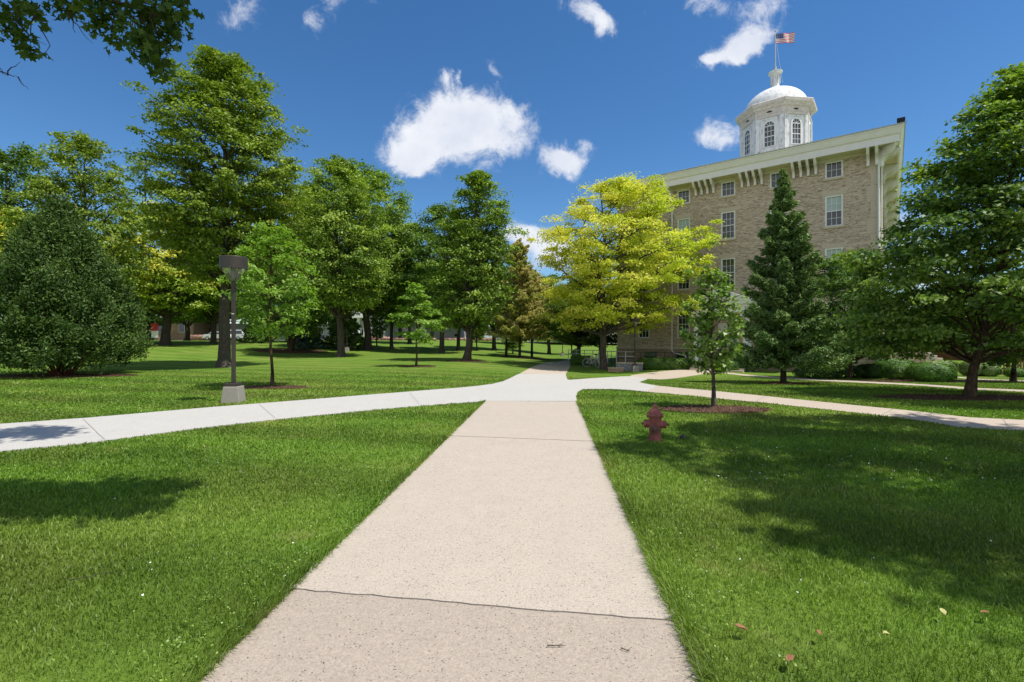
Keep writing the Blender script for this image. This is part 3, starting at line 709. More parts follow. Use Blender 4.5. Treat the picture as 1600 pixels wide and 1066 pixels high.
# left overhanging tree
def overhang():
    R = np.random.RandomState(9); t = thing('overhanging_maple', 'dark maple boughs hanging in from the top left corner', 'tree', (-8.6, 1.6, 0))
    o = np.array([-8.6, 1.6, 0]); big = []; small = []; C = []; r_ = []
    big.append((np.array([(-8.6, 1.6, -.1), (-8.6, 1.6, .4), (-8.5, 1.7, 2), (-8.4, 1.7, 4), (-8.3, 1.8, 6), (-8.2, 1.9, 9)]) - o, [.42, .3, .26, .24, .2, .06]))
    def at_(u, v, y): return np.array([ux(u, y), y, hz(v, y)])
    fork = np.array([-8.3, 1.8, 5.4])
    limb = [fork, np.array([-6.6, 2.9, 5.6]), at_(-20, -40, 4.3), at_(130, -8, 4.3), at_(200, 8, 4.35), at_(262, 30, 4.4)]
    big.append((np.array(limb) - o, [.1, .08, .035, .02, .013, .006]))
    limb2 = [fork - [0, 0, .5], np.array([-6.4, 3.4, 4.9]), at_(-40, 20, 4.5), at_(20, 25, 4.5), at_(45, 55, 4.5)]
    big.append((np.array(limb2) - o, [.09, .06, .03, .015, .006]))
    limb3 = [fork + [0, 0, .6], np.array([-5.6, 2.9, 6.8]), np.array([-3.2, 3.5, 7.1]), np.array([-1.6, 3.8, 7.2])]
    big.append((np.array(limb3) - o, [.1, .07, .04, .015]))
    limb4 = [fork + [0, 0, 1], np.array([-6.6, 5, 8]), np.array([-5.4, 6.7, 8.1])]
    big.append((np.array(limb4) - o, [.08, .05, .015]))
    vis = [(20, 15), (5, 30), (35, 10), (40, 60), (45, 80), (15, 50), (50, 20), (90, 8), (108, 16), (125, 6), (150, 8), (165, 30), (180, 20), (195, 45), (180, 62), (160, 42),
           (205, 15), (215, 55), (228, 30), (240, 10), (255, 30), (268, 18), (280, 12), (285, 32), (272, 45), (262, 66), (252, 52), (235, 60), (240, 80), (250, 95), (252, 115), (232, 90), (222, 70), (150, -10), (200, -12), (250, -12), (100, -12)]
    for u, v in vis:
        c = at_(u, v, R.uniform(4.1, 4.7)); C.append(c); r_.append(.105)
        j = (130, -8) if u > 70 else (-20, 10); a = at_(min(260, u * .85 + 20), min(25, v * .4), 4.35); small.append((wander(a - o, c - o, 5, .25, R), [.006, .005, .004, .003, .002]))
    for a_, b_ in (((105, 18), (145, 68)), ((110, 20), (118, 52)), ((205, 60), (228, 108)), ((60, 40), (78, 92)), ((0, 112), (28, 120)), ((28, 120), (45, 140)), ((12, 118), (32, 97)), ((-15, 95), (12, 118)), ((30, 60), (72, 70))):
        small.append((wander(at_(*a_, 4.4) - o, at_(*b_, 4.4) - o, 6, .35, R), [.006, .005, .004, .003, .002, .0015]))
    def blob(c, rad, n, r0):
        for _ in range(n):
            g = R.normal(0, .5, 3) * rad; C.append(np.array(c) + g); r_.append(r0)
    nv = len(C)
    blob((-1.75, 3.75, 7.15), (.95, .42, .25), 40, .28); blob((-3.2, 3.5, 7.1), (1.2, .45, .3), 44, .32)
    blob((-5.2, 6.8, 8.1), (.8, .7, .3), 16, .3); blob((-8.6, 1.2, 8.3), (2.6, 2.0, 1.6), 110, .5)
    P = []; N = []; S_ = []; tn = []
    for i, (c, r) in enumerate(zip(C, r_)):
        m = 34 if i < nv else 80; g = np.clip(R.normal(0, .55, (m, 3)), -1.2, 1.2) * r * [1, 1, .8]; P.append(c - o + g); nn = R.normal(0, .6, (m, 3)); nn[:, 2] += .5; N.append(nn)
        S_.append(R.uniform(.055, .09, m) if i < nv else R.uniform(.11, .18, m)); tn.append(np.full(m, R.rand() * .4) + R.rand(m) * .5)
    P, N, S_, tn = map(np.concatenate, (P, N, S_, tn)); V = leafverts(P, N, S_, TPL['maple'], R, fold=.35)
    tv, tl = tubes_np(big, 10); sv, s2 = tubes_np(small, 5); VV = np.concatenate([tv, sv]); LL = np.concatenate([tl, s2 + len(tv)])
    fastmesh('trunk', VV, 4, M['bark_brown'], t, counts=np.full(len(LL) // 4, 4), loops=LL, smooth=True)
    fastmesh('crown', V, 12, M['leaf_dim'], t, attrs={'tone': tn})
overhang()

# conifers
def conifer(name, label, x, y, H, Rad, cb, mleaf, seed, whorls=34, per=9, dens=60, ls=.13, tr=.1, droop=.25, prof_pow=.85, sparse=0, group=None, ljit=(.66, 1.12), warm=False, mbark='bark_brown'):
    R = np.random.RandomState(seed); t = thing(name, label, 'tree', (x, y, g1(x, y)), 0, group)
    lines = [(np.array([(0, 0, -.1), (0, 0, .2), (.02, 0, H * .3), (-.02, .02, H * .65), (0, 0, H * .98)]), [tr * 1.5, tr * 1.1, tr * .8, tr * .45, .01])]; small = []
    P = []; T = []; ct = []
    for w in range(whorls):
        f = (w + .5) / whorls; z = cb + (H - cb) * f ** .9; L0 = Rad * (1 - f) ** prof_pow + .08
        for b in range(per):
            if R.rand() < sparse: continue
            az = b * 2 * PI / per + w * .7 + R.normal(0, .15); L = L0 * R.uniform(*ljit); k = 6; s = np.linspace(0, 1, k)
            dz = L * (-droop * np.sin(s * PI * .8) * (1 - f * 1.3) + .12 * s ** 2 + .35 * f * s)
            zz = z + R.normal(0, .05 * Rad)
            Q = np.c_[np.cos(az) * L * s, np.sin(az) * L * s, zz + dz]; small.append((Q, np.linspace(.012 + .01 * L, .004, k)))
            m = int(dens * L * (1.2 if f < .8 else 2)) + 6
            q = R.uniform(.12, 1, m) ** .8; lat = R.uniform(-1, 1, m) * L * .3 * (1.15 - q) ** .7 * (q > .1); 
            c = np.c_[np.interp(q, s, Q[:, 0]), np.interp(q, s, Q[:, 1]), np.interp(q, s, Q[:, 2])]
            side = np.array([-math.sin(az), math.cos(az), 0]); fw = np.array([math.cos(az), math.sin(az), 0])
            c = c + side * lat[:, None] + fw * np.abs(lat)[:, None] * .5; c[:, 2] += -np.abs(lat) * .12 + R.normal(0, .03 + .02 * L, m)
            for j in range(3):
                P.append(c + R.normal(0, .035, (m, 3))); tt = fw + side * np.sign(lat)[:, None] * .8 + R.normal(0, .45, (m, 3)); T.append(tt); ct.append(np.full(m, R.rand()))
    m = 60; P.append(np.c_[R.normal(0, .04, (m, 2)), R.uniform(H * .93, H * 1.03, m)]); T.append(R.normal(0, .4, (m, 3)) + [0, 0, 1]); ct.append(np.full(m, .6))
    P, T, ct = map(np.concatenate, (P, T, ct)); n = len(P); N = R.normal(0, .6, (n, 3)); N[:, 2] += .6
    att = {'tone': np.clip(ct * .55 + R.rand(n) * .45, 0, 1)}
    if warm: att['warm'] = np.clip((P[:, 2] < H * .5) * .2 + (ct > .75) * .8 + R.normal(0, .1, n), 0, 1)
    V = leafverts(P, N, R.uniform(.7, 1.3, n) * ls, TPL['strip'], R, T)
    tv, tl = tubes_np(lines, 10); sv, s2 = tubes_np(small, 4); VV = np.concatenate([tv, sv]); LL = np.concatenate([tl, s2 + len(tv)])
    fastmesh('trunk', VV, 4, M[mbark], t, counts=np.full(len(LL) // 4, 4), loops=LL, smooth=True)
    fastmesh('crown', V, 4, M[mleaf], t, attrs=att); TREES.append((label, n)); return t
x, y = wp(1224, 598.5)
conifer('spruce_tree', 'tall pointed spruce in front of the stone building', x, y, hz(274, y) - g1(x, y), 2.2, 1.0, 'needle', 5, whorls=25, per=9, dens=125, ls=.125, tr=.11, prof_pow=1.05, droop=.24, ljit=(.55, 1.2))
LG = 'browning conifers beside the far path'
for (u, v, vt, hw, sd, lb) in ((812, 559.5, 378, 40, 7, 'tallest browning conifer with a bare tip left of the far path'), (831, 558.5, 425, 42, 8, 'shorter tan browning conifer nearest the far path'), (791, 557, 470, 16, 9, 'thin half-bare conifer left of the browning pair')):
    x, y = wp(u, v); conifer('larch_tree', lb, x, y, hz(vt, y) - g1(x, y), hw / F * y, 2.2, 'larch', sd, whorls=26, per=8, dens=30, ls=.24, tr=.14, droop=.1, sparse=.25, group=LG, warm=True, prof_pow=.55, ljit=(.5, 1.25))
for (u, v, vt, hw, sd, ml, lb) in ((537, 545, 478, 34, 12, 'needle', 'dark low-boughed spruce behind the linden trunk'), (482, 545, 492, 22, 13, 'needle_blue', 'small bluish spruce right of the crooked dark tree'), (402, 536, 500, 24, 14, 'needle', 'small dark spruce by the street behind the lamp sapling')):
    x, y = wp(u, v); conifer('spruce_tree', lb, x, y, hz(vt, y) - g1(x, y), hw / F * y, .3, ml, sd, whorls=18, per=9, dens=16, ls=.35, tr=.15, group='small spruces near the street')

# evergreen bush, left: dense dome of feathery sprays
def bush():
    x, y = wp(95, 586.5); R = np.random.RandomState(77)
    t = thing('evergreen_bush', 'huge dense dark evergreen bush at the left edge', 'bush', (x, y, g1(x, y)))
    H = hz(326, y) - g1(x, y); Rad = 2.95; n = 2400; C = []; D = []
    for i in range(n):
        f = R.rand() ** .8; z = .55 + (H - .55) * f; r = Rad * np.interp(f, [0, .1, .3, .5, .7, .86, 1], [.9, 1.0, .93, .74, .48, .26, .02]) * R.uniform(.8, 1.03); a = R.rand() * 2 * PI
        r *= 1 + .08 * math.sin(3 * a + z * 1.3) + .07 * math.sin(8 * a - z * 2.4) + .05 * math.sin(13 * a + z * 5)
        q = mnoise.noise(Vector((r * math.cos(a), r * math.sin(a), z)) * .95); r *= 1 + .2 * q
        if mnoise.noise(Vector((r * math.cos(a), r * math.sin(a), z)) * 1.7 + Vector((7, 3, 1))) < -.17: continue
        C.append((r * math.cos(a), r * math.sin(a), z)); D.append((math.cos(a), math.sin(a), .75))
    for i in range(600):
        f = R.rand() * .85; z = .6 + (H - .7) * f; r = Rad * .72 * np.interp(f, [0, .2, .5, 1], [.9, 1, .78, .15]) * math.sqrt(R.rand()); a = R.rand() * 2 * PI
        C.append((r * math.cos(a), r * math.sin(a), z)); D.append((math.cos(a), math.sin(a), .8))
    C = np.array(C); D = np.array(D); m = 80; ci = np.repeat(np.arange(len(C)), m); N0 = len(ci)
    g = np.clip(R.normal(0, .5, (N0, 3)), -1.2, 1.2); sc = R.uniform(.14, .42, len(C))[ci][:, None]
    P = C[ci] + g * sc + D[ci] * (g[:, 2:3] * .12); T = D[ci] + R.normal(0, .55, (N0, 3)) + [0, 0, .3]; N = R.normal(0, 1, (N0, 3)) + [0, 0, .4]
    ct = R.rand(len(C)); V = leafverts(P, N, R.uniform(.06, .13, N0), TPL['strip'] * np.array([1, 1.5]), R, T)
    fastmesh('foliage', V, 4, M['yew'], t, attrs={'tone': np.clip(ct[ci] * .5 + R.rand(N0) * .5, 0, 1)})
    small = []
    for i in range(16):
        a = R.rand() * 2 * PI; r = R.uniform(.8, 2.6); b = np.array([.15 * math.cos(a), .15 * math.sin(a), -.05]); e = np.array([r * math.cos(a) + (.6 if i < 6 else 0), r * math.sin(a), R.uniform(1, 4)])
        small.append((wander(b, e, 8, .3, R), np.linspace(.09, .02, 8)))
    for i in range(7):
        b = np.array([R.uniform(.2, 1.0), -.7, -.03]); e = b + [R.uniform(-.7, 1.2), R.uniform(-.4, .2), R.uniform(.7, 1.3)]; small.append((wander(b, e, 8, .4, R), np.linspace(.045, .012, 8)))
    tv, tl = tubes_np(small, 7); fastmesh('stems', tv, 4, M['bark_red'], t, counts=np.full(len(tl) // 4, 4), loops=tl, smooth=True)
bush()

# archetypes for the rest of the park trees, copied
PROTO = {}
def proto(kind):
    if kind in PROTO: return PROTO[kind]
    sp = {'dark': (dict(H=18, cb=4.2, Rad=5.5, prof='broad', tr=.38, limbs=40, ncl=420, lpc=70, ls=.3, clr=1.05, rise=.8), 'leaf_dark', 'bark'),
          'green': (dict(H=18, cb=4.0, Rad=5.5, prof='oval', tr=.38, limbs=40, ncl=430, lpc=70, ls=.3, clr=1.0, rise=.8), 'leaf_mid', 'bark'),
          'maple': (dict(H=18, cb=3.6, Rad=5.5, prof='oval', tr=.38, limbs=42, ncl=470, lpc=70, ls=.27, clr=.9, flat=.33, rise=.9, topspike=8), 'leaf_maple', 'bark'),
          'lime': (dict(H=14, cb=3.6, Rad=5.5, prof='broad', tr=.42, limbs=38, ncl=400, lpc=75, ls=.26, clr=.9, flat=.32, rise=.6, warmf=lambda P, c, R: (c > .55) * .9 * (P[:, 2] > 6) + R.normal(0, .08, len(P))), 'leaf_lime', 'bark'),
          'sparse': (dict(H=17, cb=4, Rad=4.5, prof='oval', tr=.3, limbs=34, ncl=150, lpc=45, ls=.25, clr=.8, rise=.9, bare=8), 'leaf_mid', 'bark'),
          'crook': (dict(H=7.5, cb=1.7, Rad=5, prof='broad', tr=.36, limbs=26, ncl=230, lpc=60, ls=.28, clr=.85, rise=.35, trunks=3), 'leaf_dark', 'bark_brown')}[kind]
    PROTO[kind] = sp; return sp
PDONE = {}
def park(kind, label, u, v, vt, hw, rz, y=None, name='park_tree', group=FAR):
    if y is None: x, y = wp(u, v)
    else: x = ux(u, y)
    sp, ml, mb = proto(kind); H = hz(vt, y) - g1(x, y); sz = H / sp['H']; sx = hw / F * y / sp['Rad']
    if kind not in PDONE:
        PDONE[kind] = put_tree(name, label, 'tree', x, y, sp, ml, mb, group, seed=100 + len(PDONE)); t = PDONE[kind]
    else:
        t = copy_tree(PDONE[kind]); t.name = name; t.location = (x, y, g1(x, y)); t['label'] = label; t['group'] = group
    t.rotation_euler[2] = rz; t.scale = (sx, sx, sz); return t
park('dark', 'dark tree showing above the evergreen bush at the left edge', 15, 0, 228, 82, .3, y=46)
park('maple', 'green maple with twin peaks above the evergreen bush', 128, 0, 208, 82, 1.2, y=40)
park('sparse', 'thin-leaved tree with bare limbs between two maples on the left', 218, 0, 240, 55, 2.1, y=62)
park('lime', 'yellow-green tree behind the right side of the evergreen bush', 258, 539, 322, 92, .4)
park('lime', 'broad yellow-green tree peeping out left of the evergreen bush', 50, 0, 330, 110, 2.5, y=44)
park('dark', 'dark tree with a stout trunk behind the tallest maple', 333, 537.5, 330, 62, 1.9)
park('dark', 'distant dark tree beside the red and white sign', 231, 531, 420, 50, .7, y=80)
park('green', 'distant green tree between the two stout trunks on the left', 292, 535, 400, 55, 3.0, y=66)
park('crook', 'low crooked tree with spreading dark limbs behind the lamp sapling', 455, 549, 425, 62, .8)
park('lime', 'yellow-green tree filling in behind the crooked tree', 452, 0, 300, 66, 1.1, y=66)
park('maple', 'leafy tree with its crown behind the tallest maple\'s right side', 490, 0, 285, 48, 4.4, y=66)
park('green', 'mid-height tree right of the thick pale grey trunk', 612, 545, 330, 42, 5.1)
park('dark', 'slim dark-trunked tree behind the middle sapling', 640, 545, 350, 44, .2, y=74)
park('dark', 'dark stout-trunked tree left of the forked pale trunk', 690, 552, 318, 60, 2.2)
park('green', 'tree standing just left of the forked pale trunk further back', 716, 548, 345, 45, 3.9)
park('dark', 'dark tree right of the forked pale trunk', 772, 547, 368, 48, 5.6)
park('green', 'green tree far behind the browning conifers', 800, 545, 430, 40, 1.7, y=90)
park('green', 'leafy tree behind the far path lamp', 858, 549, 430, 42, .9, y=70)
park('dark', 'dark leafy tree left of the golden tree trunk', 905, 554, 438, 55, 4.0, y=50)
park('dark', 'dark tree close behind the golden tree trunk by the building', 938, 556, 452, 45, 2.9, y=52)
park('maple', 'distant maple beyond the end of the far path', 880, 0, 470, 40, 3.3, y=105)
FG = 'distant trees beyond the street'
for i, (u, y, vt, hw, k, lb) in enumerate([
    (-40, 60, 300, 80, 'dark', 'distant tree past the left edge of the lawn'), (150, 95, 390, 60, 'dark', 'distant tree straight behind the evergreen bush'),
    (205, 110, 420, 45, 'green', 'distant tree right above the tan building'), (330, 118, 400, 60, 'green', 'distant tree over the parked white car'),
    (400, 112, 380, 55, 'dark', 'distant tree over the small dark spruce'), (505, 120, 410, 50, 'dark', 'distant tree over the grey building'),
    (560, 125, 400, 50, 'green', 'distant tree behind the white column building'), (625, 118, 420, 45, 'dark', 'distant tree over the pink flower bed'),
    (675, 110, 410, 45, 'green', 'distant tree behind the stout dark trunk'), (745, 125, 400, 50, 'dark', 'distant tree behind the forked pale trunk'),
    (830, 130, 440, 45, 'dark', 'distant tree over the parked pale cars'), (935, 120, 420, 60, 'green', 'distant tree hidden behind the golden tree'),
    (1440, 60, 470, 60, 'dark', 'distant tree past the building corner'), (1530, 55, 440, 70, 'green', 'distant tree behind the large right maple'), (1620, 50, 420, 70, 'dark', 'distant tree at the far right edge')]):
    park(k, lb, u, 0, vt, hw, i * 1.3, y=y, group=FG)
# thin trunks
for i, (u, v, vt) in enumerate(((589, 541.5, 480), (745, 548, 470), (893, 554, 480), (801, 553, 515))):
    x, y = wp(u, v)
    park('green', ['thin-stemmed young tree right of the pale grey trunk', 'thin young tree right of the forked pale trunk', 'thin young tree right of the far path lamp', 'tiny sapling left of the browning conifers'][i], u, v, vt, 18, i, name='young_tree', group='thin young trees')

# ------------------------------------------------------------------ hedges and shrubs
def hedge(name, label, u0, u1, vt, vb, depth, ml, seed, round_=4, n=None, ls=.06, cat='hedge', group=None, y=None, dens=900):
    if y is None: x, y = wp((u0 + u1) / 2, vb)
    w = (u1 - u0) / F * y / 2; x = ux((u0 + u1) / 2, y); yc = y + depth / 2; zb = g1(x, yc); h = hz(vt, y + depth * .25) - zb
    R = np.random.RandomState(seed)
    area = 2 * (w * 2 * h + depth * h) + 2 * w * depth; n = int(area * dens) if n is None else n
    D = R.normal(0, 1, (n, 3)); D /= np.abs(D) .max(1, keepdims=True) if round_ > 8 else (np.abs(D) ** round_).sum(1, keepdims=True) ** (1 / round_)
    lump = 1 + .05 * np.sin(D[:, 0] * 9 * max(w, .5) + seed) + .04 * np.sin(D[:, 2] * 5 + D[:, 0] * 6 * w)
    rr = (1 - np.abs(R.normal(0, .07, n))) * lump
    P = D * rr[:, None] * [w, depth / 2, h / 2] + [0, 0, h / 2]; P += R.normal(0, .025, P.shape); P[:, 2] = np.abs(P[:, 2])
    N = D * 1.6 + R.normal(0, .42, (n, 3)); N[:, 2] += .2
    V = leafverts(P, N, R.uniform(.7, 1.3, n) * ls, TPL['dia'], R)
    t = fastmesh(name, V, 4, M[ml], attrs={'tone': np.clip(R.rand(n) * .6 + .4 * (np.sin(P[:, 0] * 7) * np.sin(P[:, 2] * 9 + 1) * .5 + .5), 0, 1)}); t.location = (x, yc, zb); tag(t, label, cat, group); return t
HG = 'clipped hedges along the stone building'
hedge('clipped_hedge', 'small clipped hedge beside the parked bicycle', 893, 924, 556.5, 571, 1.4, 'hedge', 1, 6, ls=.09, group=HG, dens=700)
hedge('clipped_hedge', 'long clipped hedge left of the entrance path', 999, 1086, 560, 578.5, 1.4, 'hedge', 2, 6, ls=.09, group=HG, dens=700)
hedge('clipped_hedge', 'clipped hedge between the sapling and the spruce', 1126, 1186, 564.5, 581.5, 1.2, 'hedge', 3, 6, ls=.09, group=HG, dens=700)
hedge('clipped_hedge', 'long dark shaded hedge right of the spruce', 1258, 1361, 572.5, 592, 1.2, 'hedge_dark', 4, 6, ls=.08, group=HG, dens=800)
SG = 'rounded bushes near the building corner'
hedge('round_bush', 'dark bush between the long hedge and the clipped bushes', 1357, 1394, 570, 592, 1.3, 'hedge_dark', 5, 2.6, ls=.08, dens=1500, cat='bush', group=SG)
hedge('round_bush', 'light green bush behind the two front clipped bushes', 1384, 1442, 562.5, 587, 1.5, 'hedge', 6, 3, ls=.08, dens=1500, cat='bush', group=SG)
hedge('round_bush', 'smaller front clipped bush left of the widest one', 1398, 1445, 571, 595, 1.2, 'hedge', 7, 2.6, ls=.07, dens=1500, cat='bush', group=SG)
hedge('round_bush', 'widest clipped bush beside the large right trunk', 1446, 1508, 568.5, 598, 1.5, 'hedge', 8, 2.6, ls=.07, dens=1500, cat='bush', group=SG)
FGp = 'flowering shrubs at the right'
hedge('flowering_shrub', 'flowering shrub with pinkish heads behind the widest bush', 1455, 1512, 564, 583, 1.6, 'bloom', 9, 2.6, ls=.1, cat='shrub', group=FGp, y=31)
hedge('flowering_shrub', 'flowering shrub just right of the large right trunk', 1524, 1548, 566, 588.5, 1.3, 'bloom', 10, 2.6, ls=.09, cat='shrub', group=FGp)
hedge('flowering_shrub', 'flowering shrub second to the right of the large right trunk', 1545, 1572, 568, 589, 1.3, 'bloom', 11, 2.6, ls=.09, cat='shrub', group=FGp)
hedge('flowering_shrub', 'pale green shrub at the foot of the wooden fence', 1590, 1612, 576, 590, 1.0, 'hedge', 12, 2.6, ls=.08, cat='shrub', group=FGp)
hedge('yellow_shrub', 'small yellow-green shrub behind the small hedge by the bicycle', 896, 908, 545, 560, 1.4, 'leaf_locust', 13, 2.2, ls=.12, cat='shrub', y=47)
# far flower beds
PG = 'pink flower beds along the street'
for i, (u0, u1, vt, vb, y, lb) in enumerate(((286, 332, 524, 530, 84, 'far pink flower bed left of the stout trunk'), (352, 420, 524.5, 530, 84, 'far pink flower bed behind the lamp sapling'), (548, 608, 527, 534, 88, 'far pink flower bed before the white columns'), (612, 680, 529, 535, 95, 'far pink flower bed right of the pale grey trunk'), (690, 770, 535, 541, 100, 'far pink flower bed behind the forked trunk'))):
    hedge('flower_bed', lb, u0, u1, vt, vb, 3, 'pink', 20 + i, 5, ls=.4, cat='flower bed', group=PG, y=y, dens=60)
for i, (u0, u1, vt, y, lb) in enumerate(((205, 232, 521, 82, 'low green shrubs before the tan building'), (555, 572, 526, 70, 'green shrub behind the spruce by the pale trunk'), (632, 660, 528, 90, 'green shrub beyond the middle sapling'))):
    hedge('street_shrub', lb, u0, u1, vt, 0, 2.5, 'hedge', 30 + i, 2.6, ls=.35, cat='shrub', group='green shrubs by the street', y=y, dens=80)

# ------------------------------------------------------------------ the college building
ang = math.atan2(.618, -.786); c0 = (23.53, 31.0)
T_ = np.array([-.786, .618]); Nn = np.array([-.618, -.786])
def Fp(t, p): return (c0[0] + T_[0] * t + Nn[0] * p, c0[1] + T_[1] * t + Nn[1] * p)
B = thing('stone_hall', 'four storey tan limestone hall with bracketed cream cornice and white domed cupola', 'building', (c0[0], c0[1], 0), ang)
WD, DP, WH, GB = 18.2, 37.0, 13.85, -1.0      # width, depth, wall height, bottom
cols = [2.4 + 3.35 * i for i in range(5)]; WW = 1.02
rows = [(1.75, 3.95), (5.62, 7.8), (9.25, 11.33), (12.5, 13.62)]
# wall with real openings (front), plain elsewhere with recess boxes on the side
def wall_grid(b, xcuts, zcuts, holes, plane):
    for i in range(len(xcuts) - 1):
        for j in range(len(zcuts) - 1):
            xm, zm = (xcuts[i] + xcuts[i + 1]) / 2, (zcuts[j] + zcuts[j + 1]) / 2
            if any(h[0] < xm < h[1] and h[2] < zm < h[3] for h in holes): continue
            b.add([plane(xcuts[i], zcuts[j]), plane(xcuts[i + 1], zcuts[j]), plane(xcuts[i + 1], zcuts[j + 1]), plane(xcuts[i], zcuts[j + 1])], [(0, 1, 2, 3)])
def reveals(b, h, plane_d, d=.16):
    x0, x1, z0, z1 = h; P = plane_d
    for (a, c) in (((x0, z0), (x1, z0)), ((x1, z0), (x1, z1)), ((x1, z1), (x0, z1)), ((x0, z1), (x0, z0))):
        b.add([P(a[0], a[1], 0), P(c[0], c[1], 0), P(c[0], c[1], d), P(a[0], a[1], d)], [(0, 1, 2, 3)])
wb = MB(); holes = []
for ci, cxx in enumerate(cols):
    for ri, (z0, z1) in enumerate(rows):
        if ci == 2 and ri == 0: continue
        holes.append((cxx - WW / 2, cxx + WW / 2, z0, z1))
holes.append((cols[2] - .75, cols[2] + .75, -.1, 2.9))
cut = lambda lo, hi, k0, k1: sorted(set([lo, hi] + [h[k0] for h in holes] + [h[k1] for h in holes]))
zmid = .95
wall_grid(wb, cut(0, WD, 0, 1), sorted(set(cut(zmid, WH, 2, 3)) - {-.1}), holes, lambda a, z: (a, 0, z))
for h in holes: reveals(wb, (h[0], h[1], max(h[2], zmid), h[3]), lambda a, z, d: (a, -d, z))
side_holes = []
scol = [2.6 + 4.0 * i for i in range(9)]
for sx_ in scol:
    for (z0, z1) in rows: side_holes.append((sx_ - WW / 2, sx_ + WW / 2, z0, z1))
sc_x = sorted(set([0, DP] + [h[0] for h in side_holes] + [h[1] for h in side_holes])); sc_z = sorted(set([zmid, WH] + [h[2] for h in side_holes] + [h[3] for h in side_holes]))
wall_grid(wb, sc_x, sc_z, side_holes, lambda a, z: (0, -a, z))
for h in side_holes: reveals(wb, h, lambda a, z, d: (d, -a, z))
wb.add([(WD, 0, zmid), (WD, -DP, zmid), (WD, -DP, WH), (WD, 0, WH)], [(0, 1, 2, 3)])
wb.add([(0, -DP, zmid), (WD, -DP, zmid), (WD, -DP, WH), (0, -DP, WH)], [(0, 1, 2, 3)])
wb.build('wall', M['stone'], B)
# basement and water table
bb = MB(); e = .06
bb.box(-e, WD + e, -DP - e, e, GB, zmid - .12); bb.build('basement_wall', M['block'], B)
wt = MB(); wt.box(-.09, WD + .09, -DP - .09, .09, zmid - .12, zmid + .06); wt.build('water_table', M['ashlar'], B, bevel=.02)
# basement windows
for xx in (1.6, 4.6, 12.6, 15.2):
    m_ = MB(); m_.box(xx - .5, xx + .5, .062, .09, .05, .6); m_.build('basement_window', M['glass'], B)
# corner quoins
for j in range(12):
    q_ = MB(); l = .62 if j % 2 else .42; z = 1.2 + j * 1.04; q_.box(-.012, l, -.3, .012, z, z + .98)
    q_.build('quoin', M['ashlar'], B, bevel=.01)
def window(cx, z0, z1, blind=False, w=WW, nx=3, ny=4, parent=B):
    """double-hung sash, origin at sill centre"""
    h = z1 - z0; f = MB(); t = .1
    f.box(-w / 2, -w / 2 + t, -.14, -.02, 0, h); f.box(w / 2 - t, w / 2, -.14, -.02, 0, h)
    f.box(-w / 2 + t, w / 2 - t, -.14, -.02, h - t, h); f.box(-w / 2 + t, w / 2 - t, -.14, -.02, 0, .07)
    g0, g1_, a0, a1 = -w / 2 + t, w / 2 - t, .07, h - t
    if ny > 2: f.box(g0, g1_, -.115, -.05, (a0 + a1) / 2 - .03, (a0 + a1) / 2 + .03)
    for i in range(1, nx): x_ = g0 + (g1_ - g0) * i / nx; f.box(x_ - .012, x_ + .012, -.11, -.082, a0, a1)
    for j in range(1, ny):
        if ny > 2 and j == ny // 2: continue
        z_ = a0 + (a1 - a0) * j / ny; f.box(g0, g1_, -.108, -.084, z_ - .012, z_ + .012)
    o = f.build('window', M['paint'], parent); o.location = (cx, 0, z0)
    g = MB(); g.box(g0, g1_, -.125, -.118, a0, a1); g.build('pane', M['glass'], o)
    if blind:
        bl = MB(); bl.box(g0, g1_, -.117, -.113, a0 + (a1 - a0) * .52, a1); bl.build('blind', M['blind'], o)
    s = MB(); s.box(-w / 2 - .12, w / 2 + .12, -.02, .09, -.14, 0); s.build('sill', M['ashlar'], o, bevel=.01)
    l = MB(); l.box(-w / 2 - .2, w / 2 + .2, .002, .014, h, h + .3); 
    if z1 < 13: l.build('lintel', M['ashlar'], o)
    return o
WPR = {}
for ci, cxx in enumerate(cols):
    for ri, (z0, z1) in enumerate(rows):
        if ci == 2 and ri == 0: continue
        bl = (ci in (0, 1, 3) and ri == 2) or (ci == 0 and ri == 1) or (ci == 1 and ri == 1); key = (ri, bl)
        if key not in WPR: WPR[key] = window(cxx, z0, z1, bl, ny=4 if ri < 3 else 2)
        else:
            o = copy_tree(WPR[key], B); o.location = (cxx, 0, z0)
        if bl and (ri == 2 or ri == 1): pass
for sx_ in scol[:6]:
    for ri in range(4):
        k = WPR.get((ri, False)) or WPR[(ri, True)]; o = copy_tree(k, B); o.location = (0, -sx_, rows[ri][0]); o.rotation_euler[2] = PI / 2
# side: fill the rest with the same
for sx_ in scol[6:]:
    for ri in range(4):
        k = WPR.get((ri, False)) or WPR[(ri, True)]; o = copy_tree(k, B); o.location = (0, -sx_, rows[ri][0]); o.rotation_euler[2] = PI / 2
